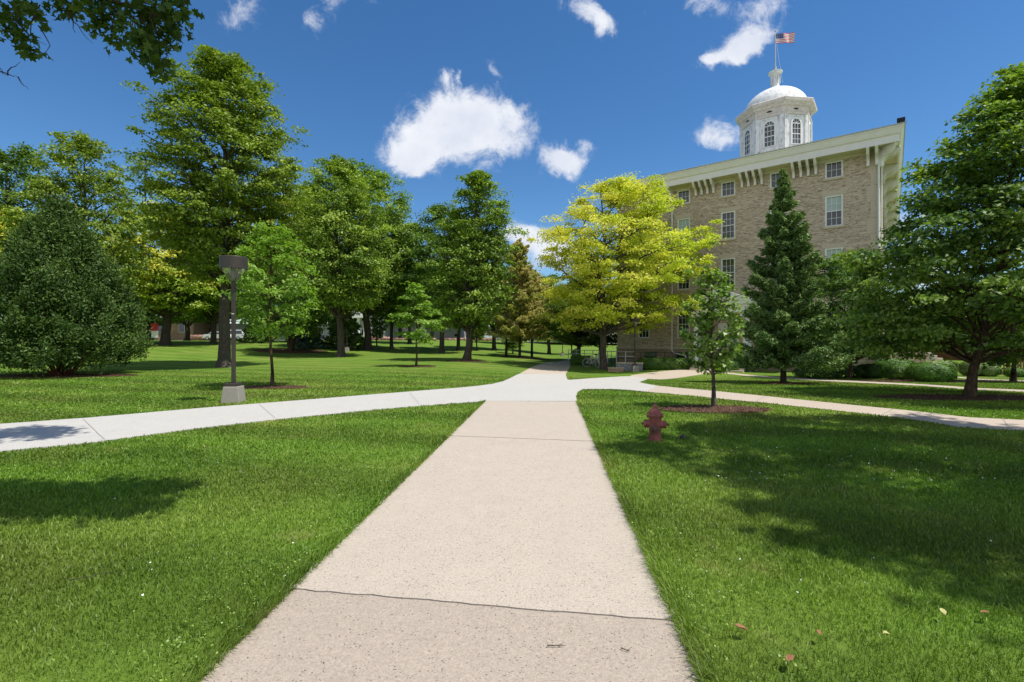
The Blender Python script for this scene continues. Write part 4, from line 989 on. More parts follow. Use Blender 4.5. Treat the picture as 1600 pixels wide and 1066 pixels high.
# frieze under soffit, soffit, cornice, roof
OV = 1.05; SO = 13.84
so = MB(); so.box(-OV + .1, WD + OV - .1, -DP - OV + .1, OV - .1, SO, SO + .08); so.build('soffit', M['soffit'], B)
def ring(name, prof, m, xo=OV):
    """cornice profile (out, z) swept round the eaves with mitred corners"""
    V = []; n = len(prof)
    for (sx_, sy) in ((-1, 1), (1, 1), (1, -1), (-1, -1)):
        for o_, z in prof: V.append(((-o_ if sx_ < 0 else WD + o_), (o_ if sy > 0 else -DP - o_), z))
    Fc = []
    for c in range(4):
        d = (c + 1) % 4
        for i in range(n): j = (i + 1) % n; Fc.append((c * n + i, c * n + j, d * n + j, d * n + i))
    b = MB(); b.add(V, Fc); return b.build(name, m, B)
ring('cornice', [(OV - .12, 13.78), (OV - .02, 13.78), (OV - .02, 14.22), (OV + .02, 14.24), (OV + .06, 14.28), (OV + .12, 14.44), (OV + .18, 14.6), (OV + .22, 14.64), (OV + .22, 14.72), (OV - .12, 14.72)], M['trim'])
ring('roof_edge', [(OV + .1, 14.722), (OV + .27, 14.722), (OV + .27, 14.77), (OV + .1, 14.8)], M['tin'])
rs = MB(); 
for i in range(78):
    t = -OV - .3 + i * .27
    if t < WD + OV: rs.box(t - .02, t + .02, OV + .05, OV + .29, 14.771, 14.81)
rs.build('roof_seam', M['tin'], B)
rf = MB(); o_ = OV + .12; rp = [(-o_, o_, 14.76), (WD + o_, o_, 14.76), (WD + o_, -DP - o_, 14.76), (-o_, -DP - o_, 14.76), (WD / 2, -9, 17.2), (WD / 2, -DP + 9, 17.2)]
rf.add(rp, [(0, 1, 4), (1, 2, 5, 4), (2, 3, 5), (3, 0, 4, 5)]); rf.build('roof', M['tin'], B)
fr = MB(); fr.box(-.03, WD + .03, -.4, .03, 13.62, 13.838); fr.box(-.03, .4, -DP, -.4, 13.62, 13.838); fr.build('frieze', M['soffit'], B)
# scroll brackets
def bracket(w=.15, dep=1.0, h=.95):
    pts = [(0, 0)]
    top = [(dep, 0), (dep + .02, -.1), (dep - .03, -.17)]
    n = 8; cur = []
    for i in range(n + 1):
        s = i / n; y_ = (dep - .06) * (1 - s) ** 1.1 + .2 * s; z_ = -.18 - (h - .36) * s - .07 * math.sin(s * 2 * PI); cur.append((y_, z_))
    poly = [(.012, 0)] + top + cur + [(.24, -h + .14), (.2, -h), (.012, -h)]
    b = MB(); b.prism([(p[0], p[1]) for p in poly], -w / 2, w / 2, ax='x'); return b
BR = None
def put_bracket(x_, y_, rz, s=1.0):
    global BR
    if BR is None: BR = bracket().build('bracket', M['trim'], B, bevel=.012); o = BR
    else: o = BR.copy(); COL.objects.link(o); o.parent = B
    o.location = (x_, y_, SO); o.rotation_euler[2] = rz; o.scale = (s, s, s); return o
for cxx in [4.08, 7.42, 10.77, 14.12]:
    for k in range(4): put_bracket(cxx + (k - 1.5) * .44, .02, 0)
for x_ in (.1, .55): put_bracket(x_, .02, 0, 1.08); put_bracket(WD - x_, .02, 0, 1.08)
for x_ in (.1, .55): put_bracket(-.02, -x_, PI / 2, 1.08)
put_bracket(-.01, .01, PI / 4, 1.25)
for sx_ in [4.6 + 4.0 * i for i in range(8)]:
    for k in range(4): put_bracket(-.02, -(sx_ + (k - 1.5) * .44), PI / 2)
# downspouts
def pipe(name, pts, r=.055): b = MB(); b.tube(pts, r, 10); b.build(name, M['paint'], B, smooth=True)
pipe('downspout', [(.0, .14, SO), (.0, .14, SO - .3), (0, .14, -.4)], .06)
pipe('downspout', [(-.14, -.35, SO), (-.14, -.35, -.4)], .05)
pipe('downspout', [(13.35, .12, SO), (13.35, .12, .75), (13.2, .16, .55), (12.2, .3, .32), (12.05, .3, -.4)], .06)
# portico with two columns and a pediment
P0, P1, PD = cols[2] - 2.1, cols[2] + 2.1, 2.5
po = MB(); po.box(P0, P1, .01, PD, GB, -.12); po.build('porch_floor', M['ashlar'], B, bevel=.02)
en = MB(); en.box(P0 + .1, P1 - .1, .02, PD - .08, 3.55, 4.12); en.box(P0 - .06, P1 + .06, .022, PD + .1, 4.122, 4.32)
en.build('entablature', M['paint'], B, bevel=.015)
pe = MB(); pe.prism([(P0 - .1, 4.322), (P1 + .1, 4.322), (P1 + .1, 4.42), (cols[2], 5.32), (P0 - .1, 4.42)], .02, PD + .12); pd = pe.build('pediment', M['paint'], B, bevel=.02)
ty = MB(); ty.prism([(P0 + .5, 4.4), (P1 - .5, 4.4), (cols[2], 5.02)], PD + .121, PD + .128); ty.build('tympanum', M['trim'], pd)
for x_, y_ in ((P0 + .4, PD - .35), (P0 + .4, PD - 1.1), (P1 - .4, PD - .35), (P1 - .4, PD - 1.1)):
    c = MB(); c.lathe([(.27, -.12), (.27, -.02), (.23, .02), (.2, .1), (.2, 1.6), (.165, 3.25), (.2, 3.3), (.24, 3.4), (.24, 3.55)], (x_, y_, 0), 20); co = c.build('column', M['paint'], B, smooth=True)
    cp = MB(); 
    for sg in (-1, 1): cp.lathe([(.11, -.2), (.11, .2)], (x_ + sg * .22, y_, 3.36), 14, ax='y')
    cp.build('capital', M['paint'], co, smooth=True)
d = MB(); d.box(cols[2] - .74, cols[2] + .74, -.12, -.06, -.12, 2.88); do = d.build('door', M['paint'], B)
for s in (-1, 1):
    g = MB(); g.box(cols[2] + s * .36 - .25, cols[2] + s * .36 + .25, -.058, -.05, .9, 2.1); g.build('pane', M['glass'], do)
for k in range(4):
    s = MB(); s.box(P0 + .3, P1 - .3, PD + .3 * k + .002, PD + .3 * (k + 1), GB, -.12 - .13 * (k + 1)); s.build('step', M['ashlar'], B, bevel=.01)
# ivy on the wall right of the porch
def ivy():
    R = np.random.RandomState(4); n = 9000; a = R.rand(n); x_ = 3.6 + 3.6 * R.rand(n); z = -.3 + (4.6 + np.sin(x_ * 2.3) * .7) * R.rand(n) ** .9
    P = np.c_[x_, .05 + R.rand(n) * .14, z]; N = R.normal(0, .45, (n, 3)); N[:, 1] += 1; V = leafverts(P, N, R.uniform(.08, .15, n), TPL['five'], R)
    t = thing('wall_ivy', 'ivy climbing the wall between the porch and the spruce', 'ivy', (*c0, 0), ang)
    fastmesh('leaves', V, 6, M['ivy'], t, attrs={'tone': R.rand(n)})
ivy()
# cupola
def cup():
    cx_, cy_ = WD / 2, -18.9; A8 = PI / 8
    dr = MB(); R0 = 3.38; dr.lathe([(R0 + .35, 14.6), (R0 + .35, 19.9), (R0 + .1, 20.0), (R0, 20.1), (R0, 24.6)], (cx_, cy_, 0), 8, phase=A8); dr.lathe
    c = dr.build('cupola', M['white'], B); c.location.z = -.15
    def sub(name, b, m, **k): o = b.build(name, m, c, **k); return o
    co = MB(); co.lathe([(R0 + .02, 24.3), (R0 + .12, 24.34), (R0 + .12, 24.5), (R0 + .02, 24.55), (R0 + .02, 25.15), (R0 + .18, 25.2), (R0 + .26, 25.36), (R0 + .46, 25.46), (R0 + .54, 25.5), (R0 + .58, 25.78), (R0 + .5, 25.86), (R0 - .2, 25.92)], (cx_, cy_, 0), 8, phase=A8, caps=False)
    sub('cornice', co, M['rust_white'])
    dm = MB(); prof = [(3.1 * math.cos(a), 25.8 + 2.53 * math.sin(a)) for a in [PI / 2 * i / 14 for i in range(14)]] + [(.3, 28.33)]
    dm.lathe(prof, (cx_, cy_, 0), 40); dmo = sub('dome', dm, M['white'], smooth=True)
    ln = MB(); ln.lathe([(.62, 28.2), (.6, 28.45), (.42, 28.6), (.36, 28.8), (.36, 29.9), (.5, 30.0), (.68, 30.08), (.7, 30.2), (.55, 30.26), (.3, 30.35), (.12, 30.5)], (cx_, cy_, 0), 16)
    for i in range(8):
        a = i * PI / 4; ln.tube([(cx_ + .42 * math.cos(a), cy_ + .42 * math.sin(a), 28.9), (cx_ + .42 * math.cos(a), cy_ + .42 * math.sin(a), 30.0)], .055, 8)
    sub('lantern', ln, M['white'], smooth=True)
    fp = MB(); fp.tube([(cx_, cy_, 30.4), (cx_, cy_, 30.8)], .13, 10); fp.tube([(cx_, cy_, 30.8), (cx_, cy_, 34.6)], [.06, .045], 8); fp.lathe([(.01, 34.56), (.1, 34.62), (.1, 34.68), (.01, 34.76)], (cx_, cy_, 0), 10)
    fp.tube([(cx_, cy_ + .08, 34.4), (cx_ - .35, cy_ + .25, 31.5), (cx_ - .8, cy_ + .6, 28.6)], .012, 4); sub('flagpole', fp, M['galv'], smooth=True)
    ap = R0 * math.cos(A8)
    for i in range(8):
        a = i * PI / 4; ca, sa = math.cos(a), math.sin(a)
        def L(x_, d_, z): return (cx_ + ca * (ap + d_) - sa * x_, cy_ + sa * (ap + d_) + ca * x_, z)
        w, z0, zs, t = .46, 21.3, 23.4, 12
        arch = lambda r: [(-r, z0), (r, z0)] + [(r * math.cos(q), zs + r * math.sin(q)) for q in [PI * k / t for k in range(t + 1)]]
        def slab(poly, d0, d1, name, m):
            n = len(poly); b = MB(); V = [L(p[0], d0, p[1]) for p in poly] + [L(p[0], d1, p[1]) for p in poly]
            b.add(V, [tuple(range(n)), tuple(range(2 * n - 1, n - 1, -1))] + [(k, k + n, (k + 1) % n + n, (k + 1) % n) for k in range(n)]); return sub(name, b, m)
        slab(arch(w), .02, .035, 'window_pane', M['glass'])
        # casing as arch ring
        o1, i1 = [(w + .12, z0 - .1)] + [((w + .12) * math.cos(q), zs + (w + .12) * math.sin(q)) for q in [PI * k / t for k in range(t + 1)]] + [(-w - .12, z0 - .1)], [(w - .02, z0)] + [((w - .02) * math.cos(q), zs + (w - .02) * math.sin(q)) for q in [PI * k / t for k in range(t + 1)]] + [(-w + .02, z0)]
        b = MB(); n = len(o1)
        for k in range(n - 1):
            A_, B_, C_, D_ = o1[k], o1[k + 1], i1[k + 1], i1[k]
            b.add([L(*[A_[0], .1, A_[1]]), L(B_[0], .1, B_[1]), L(C_[0], .1, C_[1]), L(D_[0], .1, D_[1]), L(A_[0], 0, A_[1]), L(B_[0], 0, B_[1]), L(C_[0], .0, C_[1]), L(D_[0], .0, D_[1])], [(0, 1, 2, 3), (0, 4, 5, 1), (3, 2, 6, 7)])
        def bar(x0, x1, za, zb, d0=.037, d1=.065):
            V = [L(x_, d_, z_) for z_ in (za, zb) for d_ in (d0, d1) for x_ in (x0, x1)]
            b.add(V, [(0, 2, 3, 1), (4, 5, 7, 6), (0, 1, 5, 4), (2, 6, 7, 3), (0, 4, 6, 2), (1, 3, 7, 5)])
        for k in (-1, 1): bar(k * w / 3 - .018, k * w / 3 + .018, z0, zs)
        for z_ in (z0 + .52, z0 + 1.57): bar(-w, w, z_ - .018, z_ + .018)
        for z_ in (z0 + 1.05, zs, z0 + .03): bar(-w, w, z_ - .04, z_ + .04)
        for q in (PI / 4, PI / 2, 3 * PI / 4):
            x2, z2 = w * math.cos(q), w * math.sin(q); px_ = -math.sin(q) * .018; pz_ = math.cos(q) * .018
            b.add([L(px_, .066, zs + pz_), L(-px_, .066, zs - pz_), L(x2 - px_, .066, zs + z2 - pz_), L(x2 + px_, .066, zs + z2 + pz_)], [(0, 1, 2, 3)])
        sub('window_frame', b, M['paint'])
        p = MB(); a2 = a + A8; c2, s2 = math.cos(a2), math.sin(a2)
        hw = R0 * math.sin(A8)
        for sg in (-1, 1):
            xs_ = sorted((sg * (hw - .02), sg * (hw - .36)))
            V = [L(x_, d_, z_) for z_ in (20.12, 24.32) for d_ in (.0, .1) for x_ in xs_]
            p.add(V, [(0, 2, 3, 1), (4, 5, 7, 6), (0, 1, 5, 4), (2, 6, 7, 3), (0, 4, 6, 2), (1, 3, 7, 5)])
        for (xa, xb, za, zb) in ((-.92, .92, 24.12, 24.22), (-.92, -.84, 20.9, 24.12), (.84, .92, 20.9, 24.12), (-.7, .7, 21.02, 21.15)):
            V = [L(x_, d_, z_) for z_ in (za, zb) for d_ in (.0, .05) for x_ in (xa, xb)]
            p.add(V, [(0, 2, 3, 1), (4, 5, 7, 6), (0, 1, 5, 4), (2, 6, 7, 3), (0, 4, 6, 2), (1, 3, 7, 5)])
        sub('pilaster', p, M['white'])
        v_ = MB(); V = [L(.26 * math.cos(q), .05, 24.86 + .085 * math.sin(q)) for q in [2 * PI * k / 14 for k in range(14)]]; v_.add(V, [tuple(range(14))]); sub('vent', v_, M['black'])
cup()
fl_ = MB(); fl_.box(-OV - .25, -OV + .15, OV + .0, OV + .3, 14.86, 15.08); fl_.tube([(-OV, OV + .1, 14.75), (-OV, OV + .1, 14.9)], .05, 8); fl_.build('floodlight', M['black'], B, bevel=.02)
# flag
def flag():
    p = Vector((c0[0], c0[1])) + Vector(T_) * (WD / 2) + Vector(Nn) * (-18.9); zt = 34.15
    t = thing('flag', 'striped red and white flag with starred blue canton flying above the dome', 'flag', (p.x + .06, p.y, zt - 1.0))
    W_, H_ = 1.75, 1.05; nu, nv = 40, 26; V = []; Fc = []; mi = []
    for j in range(nv + 1):
        for i in range(nu + 1):
            s = i / nu; x_ = W_ * s; y_ = -.35 * s + .13 * math.sin(s * 9 + j * .05) * s; z = H_ * j / nv - .12 * s + .04 * math.sin(s * 7 + 1) * s
            V.append((x_, y_, z))
    for j in range(nv):
        for i in range(nu):
            Fc.append((j * (nu + 1) + i, j * (nu + 1) + i + 1, (j + 1) * (nu + 1) + i + 1, (j + 1) * (nu + 1) + i)); st = j // 2
            mi.append(2 if (i < nu * .4 and j >= 12) else (0 if st % 2 == 0 else 1))
    o = meshobj('cloth', V, Fc, [mat('flag_red', (.5, .03, .05), .8), mat('flag_white', (.75, .75, .75), .8), mat('flag_blue', (.03, .05, .2), .8)], t, True)
    o.data.polygons.foreach_set('material_index', mi); o.modifiers.new('s', 'SOLIDIFY').thickness = .006
    b = MB()
    for r in range(9):
        for k in range(6 if r % 2 == 0 else 5):
            s = (.035 + (k + (0 if r % 2 == 0 else .5)) * .062); j = 12 + (r + 1) * 1.4; x_ = W_ * s
            for d_ in (-.02, .02):
                y_ = -.35 * s + .13 * math.sin(s * 9 + j * .05) * s + d_; z = H_ * j / nv - .12 * s + .04 * math.sin(s * 7 + 1) * s
                pts = [(x_ + .022 * (1 if q % 2 == 0 else .4) * math.sin(q * PI / 5), y_, z + .022 * (1 if q % 2 == 0 else .4) * math.cos(q * PI / 5)) for q in range(10)]
                b.add(pts, [tuple(range(10))])
    b.build('stars', o.data.materials[1], o)
flag()

# ------------------------------------------------------------------ rails, ramp, steps by the building
def railing(name, label, a, b, z0, z1, rails, n, m, group=None, r=.03):
    t = thing(name, label, 'railing', (a[0], a[1], z0), math.atan2(b[1] - a[1], b[0] - a[0]), group); L = math.hypot(b[0] - a[0], b[1] - a[1])
    for i in range(n + 1):
        p = MB(); x_ = L * i / n; p.tube([(x_, 0, -.05), (x_, 0, z1 - z0)], r, 8); p.build('post', m, t)
    for z in rails:
        q = MB(); q.tube([(-.02, 0, z - z0), (L + .02, 0, z - z0)], r * .9, 8); q.build('rail', m, t)
    return t
a, b_ = (ux(936, 37.5), 37.5), (ux(992, 35.2), 35.2)
railing('ramp_railing', 'pale metal ramp railing behind the golden tree trunk', a, b_, -.6, .72, (.72, .36), 4, M['galv'], r=.035)
railing('ramp_railing', 'pale metal railing left of the golden tree trunk', (ux(888, 46), 46), (ux(940, 43), 43), -.6, .62, (.62, .3), 4, M['galv'], r=.035)
t = railing('iron_railing', 'dark iron balustrade in front of the left ground floor windows', Fp(17.6, 2.4), Fp(11.8, 2.4), -.6, .62, (.62, .1), 9, M['dark_metal'], r=.022)
rw = thing('ramp_wall', 'low grey rubble wall of the ramp behind the lamp by the building', 'wall', (ux(984, 34.6), 34.6, -.65), -.25)
m_ = MB(); m_.box(-.9, .9, -.2, .2, -.1, .55); m_.build('wall', noisy('grey_rubble', (.16, .16, .17), (.36, .36, .37), 6, bump=.8, bd=.05), rw, bevel=.03)
m_ = MB(); m_.box(-.93, .93, -.23, .23, .552, .62); m_.build('coping', M['ashlar'], rw, bevel=.01)
bs = thing('brick_kerb', 'low orange-tan brick block right of the golden tree trunk', 'block', (ux(962, 33.5), 33.5, g1(ux(962, 33.5), 33.5)), -.15)
m_ = MB(); m_.box(-.52, .52, -.15, .15, -.05, .26); m_.build('brick_body', M['tanbrick'], bs, bevel=.015)
m_ = MB(); m_.box(-.55, .55, -.17, .17, .261, .3); m_.build('cap', M['ashlar'], bs, bevel=.01)
# side stair at the right of the building
ss = thing('stone_stair', 'low block wall and stone steps right of the building corner', 'stairs', (26.6, 34.2, -.65), -.1)
m_ = MB(); m_.box(0, 2.6, 0, 3.5, -.2, 1.5); m_.build('block_wall', M['block'], ss, bevel=.02)
for k in range(7):
    m_ = MB(); m_.box(2.602 + k * .36, 2.6 + (k + 1) * .36, .1, 3.0, -.2, 1.35 - k * .19); m_.build('step', M['ashlar'], ss, bevel=.015)
hr = MB(); hr.tube([(2.2, 0, 2.25), (5.6, -.1, .75)], .035, 8); hr.tube([(5.5, -.1, -.1), (5.5, -.1, .8)], .03, 8); hr.tube([(2.3, -.02, 1.45), (2.3, -.02, 2.2)], .03, 8); hr.build('handrail', M['paint'], ss)
# picket fence
fx, fy = ux(1568, 33), 33.0
fn = thing('picket_fence', 'red-brown wooden picket fence at the far right', 'fence', (fx, fy, g1(fx, fy)), -.12)
m_ = MB()
for i in range(26): m_.box(i * .17, i * .17 + .09, 0, .025, .02, .95)
m_.build('pickets', M['brown_wood'], fn)
m_ = MB(); m_.box(-.05, 4.5, .026, .07, .75, .85); m_.box(-.05, 4.5, .026, .07, .2, .3); m_.build('rail', M['brown_wood'], fn)

# ------------------------------------------------------------------ lamp posts
def lamp(label, x, y, group='drum-headed lamp posts', rz=0.0):
    t = thing('lamp_post', label, 'lamp post', (x, y, g1(x, y)), rz, group); H = 3.78
    b = MB(); s0, s1 = .235, .185
    b.add([(-s0, -s0, -.1), (s0, -s0, -.1), (s0, s0, -.1), (-s0, s0, -.1), (-s1, -s1, .42), (s1, -s1, .42), (s1, s1, .42), (-s1, s1, .42)], [(3, 2, 1, 0), (4, 5, 6, 7), (0, 1, 5, 4), (1, 2, 6, 5), (2, 3, 7, 6), (3, 0, 4, 7)])
    b.build('footing', M['base_concrete'], t, bevel=.015)
    b = MB(); b.box(-.16, .16, -.16, .16, .421, .51); b.build('base_cover', M['dark_metal'], t, bevel=.012)
    b = MB(); b.box(-.043, .043, -.043, .043, .511, H - .62); b.build('pole', M['dark_metal'], t, bevel=.01)
    b = MB(); b.box(-.03, .03, -.047, -.0435, 2.3, 2.32); b.build('tag_plate', M['paint'], t)
    b = MB(); b.lathe([(.06, H - .62), (.09, H - .6), (.28, H - .32), (.28, H - .3)], (0, 0, 0), 28); b.build('lens', M['lens'], t, smooth=True)
    b = MB(); b.lathe([(.02, H - .6), (.03, H - .5), (.05, H - .42), (.05, H - .31)], (0, 0, 0), 12); b.build('bulb', M['paint'], t, smooth=True)
    for k in range(4):
        a = k * PI / 2 + PI / 4; b = MB(); b.tube([(.07 * math.cos(a), .07 * math.sin(a), H - .62), (.29 * math.cos(a), .29 * math.sin(a), H - .3)], .009, 6); b.build('strut', M['dark_metal'], t)
    b = MB(); b.lathe([(.28, H - .298), (.33, H - .3), (.33, H), (.32, H + .012), (.1, H + .03)], (0, 0, 0), 36); b.build('lamp_head', M['dark_metal'], t, smooth=True)
    return t
x, y = wp(365, 628.5); L0 = lamp('nearest lamp post with concrete footing beside the bright green sapling', x, y, rz=.12)
for (u, v, Y, lb) in ((992, 580.5, 34, 'lamp post in front of the stone building by the iron railing'), (879, 557, 50, 'small distant lamp post beside the far path'), (542, 549, 52, 'distant lamp post right of the linden trunk')):
    if Y == 34: x, y = wp(u, v)
    else: x, y = wp(u, v)
    o = copy_tree(L0); o.name = 'lamp_post'; o.location = (x, y, g1(x, y)); o['label'] = lb
# ------------------------------------------------------------------ hydrant
def hydrant():
    x, y = wp(1023.5, 688); t = thing('fire_hydrant', 'faded red fire hydrant on the right lawn', 'hydrant', (x, y, g1(x, y)), -.32)
    s = .575 / .60; b = MB()
    b.lathe([(.13, -.05), (.13, .0), (.098, .03), (.095, .3), (.1, .36), (.112, .385), (.112, .4)], (0, 0, 0), 28); b.build('barrel', M['red_iron'], t, smooth=True)
    b = MB(); b.lathe([(.125, .395), (.13, .402), (.13, .42), (.122, .428)], (0, 0, 0), 28); b.build('flange', M['red_iron'], t, smooth=True)
    for k in range(8):
        a = k * PI / 4 + .2; q = MB(); q.lathe([(.012, .37), (.012, .44)], (.117 * math.cos(a), .117 * math.sin(a), 0), 6); q.build('bolt', M['rust'], t)
    b = MB(); b.lathe([(.112, .428), (.108, .45), (.092, .485), (.062, .51), (.036, .522), (.034, .545), (.042, .55), (.042, .565), (.03, .575)], (0, 0, 0), 28); b.build('bonnet', M['red_iron'], t, smooth=True)
    b = MB(); b.lathe([(.02, .575), (.02, .615)], (0, 0, 0), 5); b.build('operating_nut', M['rust'], t)
    for sg in (-1, 1):
        b = MB(); pr = [(.06, .07 * sg), (.06, .13 * sg), (.066, .132 * sg), (.066, .165 * sg), (.05, .175 * sg), (.03, .18 * sg)]
        b.lathe(pr, (0, 0, .265), 18, ax='x'); c = b.build('nozzle_cap', M['red_iron'], t, smooth=True)
        b = MB(); b.lathe([(.02, .18 * sg), (.017, .215 * sg)], (0, 0, .265), 5, ax='x'); b.build('nut', M['rust'], c)
    b = MB(); b.lathe([(.066, -.07), (.066, -.125), (.073, -.127), (.073, -.15), (.05, -.158)], (0, 0, .2), 20, ax='y'); c = b.build('steamer_cap', M['rust'], t, smooth=True)
    b = MB(); b.lathe([(.022, -.158), (.019, -.19)], (0, 0, .2), 5, ax='y'); b.build('nut', M['rust'], c)
hydrant()
x, y = wp(1067, 687); vc = MB(); vc.lathe([(.045, -.02), (.045, .02), (.04, .028), (.012, .034), (.012, .045)], (0, 0, 0), 16)
o = vc.build('valve_cap', M['dark_metal'], None, smooth=True); o.location = (x, y, g1(x, y) + .035); tag(o, 'small dark metal cap in the grass right of the hydrant', 'valve cap')
# ------------------------------------------------------------------ bicycles
def bike(label, x, y, rz, m):
    t = thing('bicycle', label, 'bicycle', (x, y, g1(x, y)), rz, 'bicycles parked by the small hedge')
    for s in (-.52, .52):
        w = MB(); w.tube([(s + .33 * math.cos(a), 0, .35 + .33 * math.sin(a)) for a in [2 * PI * k / 24 for k in range(25)]], .022, 6); wo = w.build('wheel', M['galv'], t)
        sp = MB(); 
        for k in range(6): a = k * PI / 6; sp.tube([(s + .32 * math.cos(a), 0, .35 + .32 * math.sin(a)), (s - .32 * math.cos(a), 0, .35 - .32 * math.sin(a))], .004, 4)
        sp.build('spokes', M['galv'], wo)
    f = MB()
    for p, q in (((-.52, 0, .35), (-.05, 0, .32)), ((-.05, 0, .32), (-.2, 0, .85)), ((-.2, 0, .8), (.36, 0, .85)), ((-.05, 0, .32), (.36, 0, .8)), ((-.52, 0, .35), (-.18, 0, .78)), ((.34, 0, .95), (.52, 0, .35))): f.tube([p, q], .025, 6)
    f.build('frame', m, t)
    h = MB(); h.tube([(.34, 0, .93), (.36, 0, 1.05)], .015, 6); h.tube([(.25, -.26, 1.06), (.38, -.12, 1.06), (.38, .12, 1.06), (.25, .26, 1.06)], .015, 6); h.build('handlebar', M['black'], t)
    s = MB(); s.prism([(-.34, -.03), (-.36, .05), (-.1, .04), (-.02, .01), (-.1, -.02)], -.07, .07); so_ = s.build('saddle', M['black'], t, bevel=.015); so_.location.z = .9
    return t
x, y = wp(926, 574); bike('white bicycle parked right of the small hedge', x, y, -.5, M['paint'])
x, y = wp(934, 571.5); bike('pinkish-framed bicycle partly behind the golden tree trunk', x, y, -1.0, mat('pink_paint', (.5, .3, .32), .4))

# ------------------------------------------------------------------ far side: buildings, cars, signs
def block(name, label, u0, u1, y, vt, dep, mw, winrows, wincols, roofm=None):
    x0, x1 = ux(u0, y), ux(u1, y); zb = g1((x0 + x1) / 2, y); h = hz(vt, y) - zb
    t = thing(name, label, 'building', ((x0 + x1) / 2, y, zb)); w = (x1 - x0) / 2
    b = MB(); b.box(-w, w, 0, dep, -1.5, h); b.build('wall', mw, t)
    b = MB(); b.box(-w - .2, w + .2, -.2, dep + .2, h + .002, h + .35); b.build('roof', roofm or M['tin'], t)
    for r in range(winrows):
        for c in range(wincols):
            xx = -w + 2 * w * (c + .5) / wincols; z = h * (r + .35) / winrows; ww = min(1.4, 2 * w / wincols * .5)
            f = MB(); f.box(xx - ww / 2, xx + ww / 2, -.05, -.01, z, z + h / winrows * .45); fo = f.build('window', M['paint'], t)
            g = MB(); g.box(xx - ww / 2 + .1, xx + ww / 2 - .1, -.07, -.052, z + .1, z + h / winrows * .45 - .1); g.build('pane', M['glass'], fo)
    return t
block('brick_building', 'tan brick building far behind the red and white sign', 195, 302, 112, 498, 14, M['tanbrick'], 1, 3)
block('long_building', 'pale grey low building far behind the lamp sapling', 300, 530, 118, 508, 14, M['greywall'], 1, 12)
t = block('columned_building', 'distant white building with tall pale columns', 536, 600, 112, 488, 14, M['whitewall'], 2, 5)
for k in range(6):
    c = MB(); c.lathe([(.5, -.5), (.5, 0), (.38, .2), (.33, 4.6), (.5, 4.9), (.5, 5.1)], (-3.6 + k * 1.45, -1.4, 0), 14); c.build('column', M['paint'], t, smooth=True)
c = MB(); c.box(-4.4, 4.4, -2.1, -.05, 5.1, 5.9); c.build('entablature', M['paint'], t)
block('street_house', 'distant pale building behind the forked pale trunk', 604, 720, 126, 505, 14, M['greywall'], 2, 8)
block('street_house', 'distant tan building behind the browning conifers', 722, 900, 140, 512, 14, M['tanbrick'], 2, 10)
block('brick_house', 'low brown building beyond the picket fence', 1500, 1680, 52, 528, 10, M['brown_wood'], 1, 6)
def car(label, u, y, m, rz=0.0, van=False):
    x = ux(u, y); t = thing('parked_car', label, 'car', (x, y, g1(x, y) + .03), rz, 'cars parked along the street')
    prof = [(-2.15, .35), (-2.2, .75), (-2.1, .95), (-1.3, 1.02), (-.75, 1.45), (.75, 1.48), (1.45, 1.0), (2.1, .9), (2.2, .7), (2.18, .35)]
    if van: prof = [(-2.2, .35), (-2.25, .9), (-1.7, 1.05), (-1.1, 1.75), (2.0, 1.8), (2.2, 1.0), (2.2, .35)]
    b = MB(); b.prism(prof, -.85, .85); b.build('body', m, t, bevel=.07)
    g = MB(); tp = 1.65 if van else 1.38; g.prism([(-1.12, 1.06), (-.68, tp), (.68, tp), (1.25, 1.04)] if not van else [(-1.35, 1.1), (-1.0, tp), (1.9, tp), (2.0, 1.1)], -.858, .858); g.build('window', M['glass'], t)
    for sx_ in (-1.35, 1.35):
        for sy in (-.8, .8):
            w = MB(); w.lathe([(.33, -.1), (.33, .1)], (sx_, sy, .33), 20, ax='y'); wo = w.build('wheel', M['black'], t)
            h = MB(); h.lathe([(.2, sy / .8 * .101), (.18, sy / .8 * .115)], (sx_, sy, .33), 14, ax='y'); h.build('rim', M['galv'], wo)
    return t
car('white car parked far behind the tallest maple trunk', 341, 83, M['carw'])
car('second white car just right of the tallest maple trunk', 364, 84, M['carw'], .02, True)
car('pale blue van parked far left of the browning conifers', 785, 108, M['carb'], .1, True)
car('white car parked behind the browning conifers', 822, 106, M['carw'], .1)
car('pale car parked far right of the forked pale trunk', 765, 110, M['carw'], .1)
def sign(label, u, y, zc, parts, m_post):
    x = ux(u, y); t = thing('street_sign', label, 'sign', (x, y, g1(x, y)))
    p = MB(); p.tube([(0, .05, -.1), (0, .05, zc + 1.0)], .05, 8); p.build('post', m_post, t)
    for (w, z0, z1, m) in parts: b = MB(); b.box(-w / 2, w / 2, -.06, -.01, z0, z1); b.build('panel', m, t, bevel=.01)
sign('red and white board sign far behind the lawn on the left', 242, 78, 2.6, [(1.1, 1.6, 2.75, M['sign_red']), (1.1, .45, 1.55, M['paint'])], M['galv'])
sign('small orange diamond-coloured sign by the crooked tree', 465.5, 80, 2.6, [(.55, 1.9, 2.9, M['sign_org'])], M['galv'])

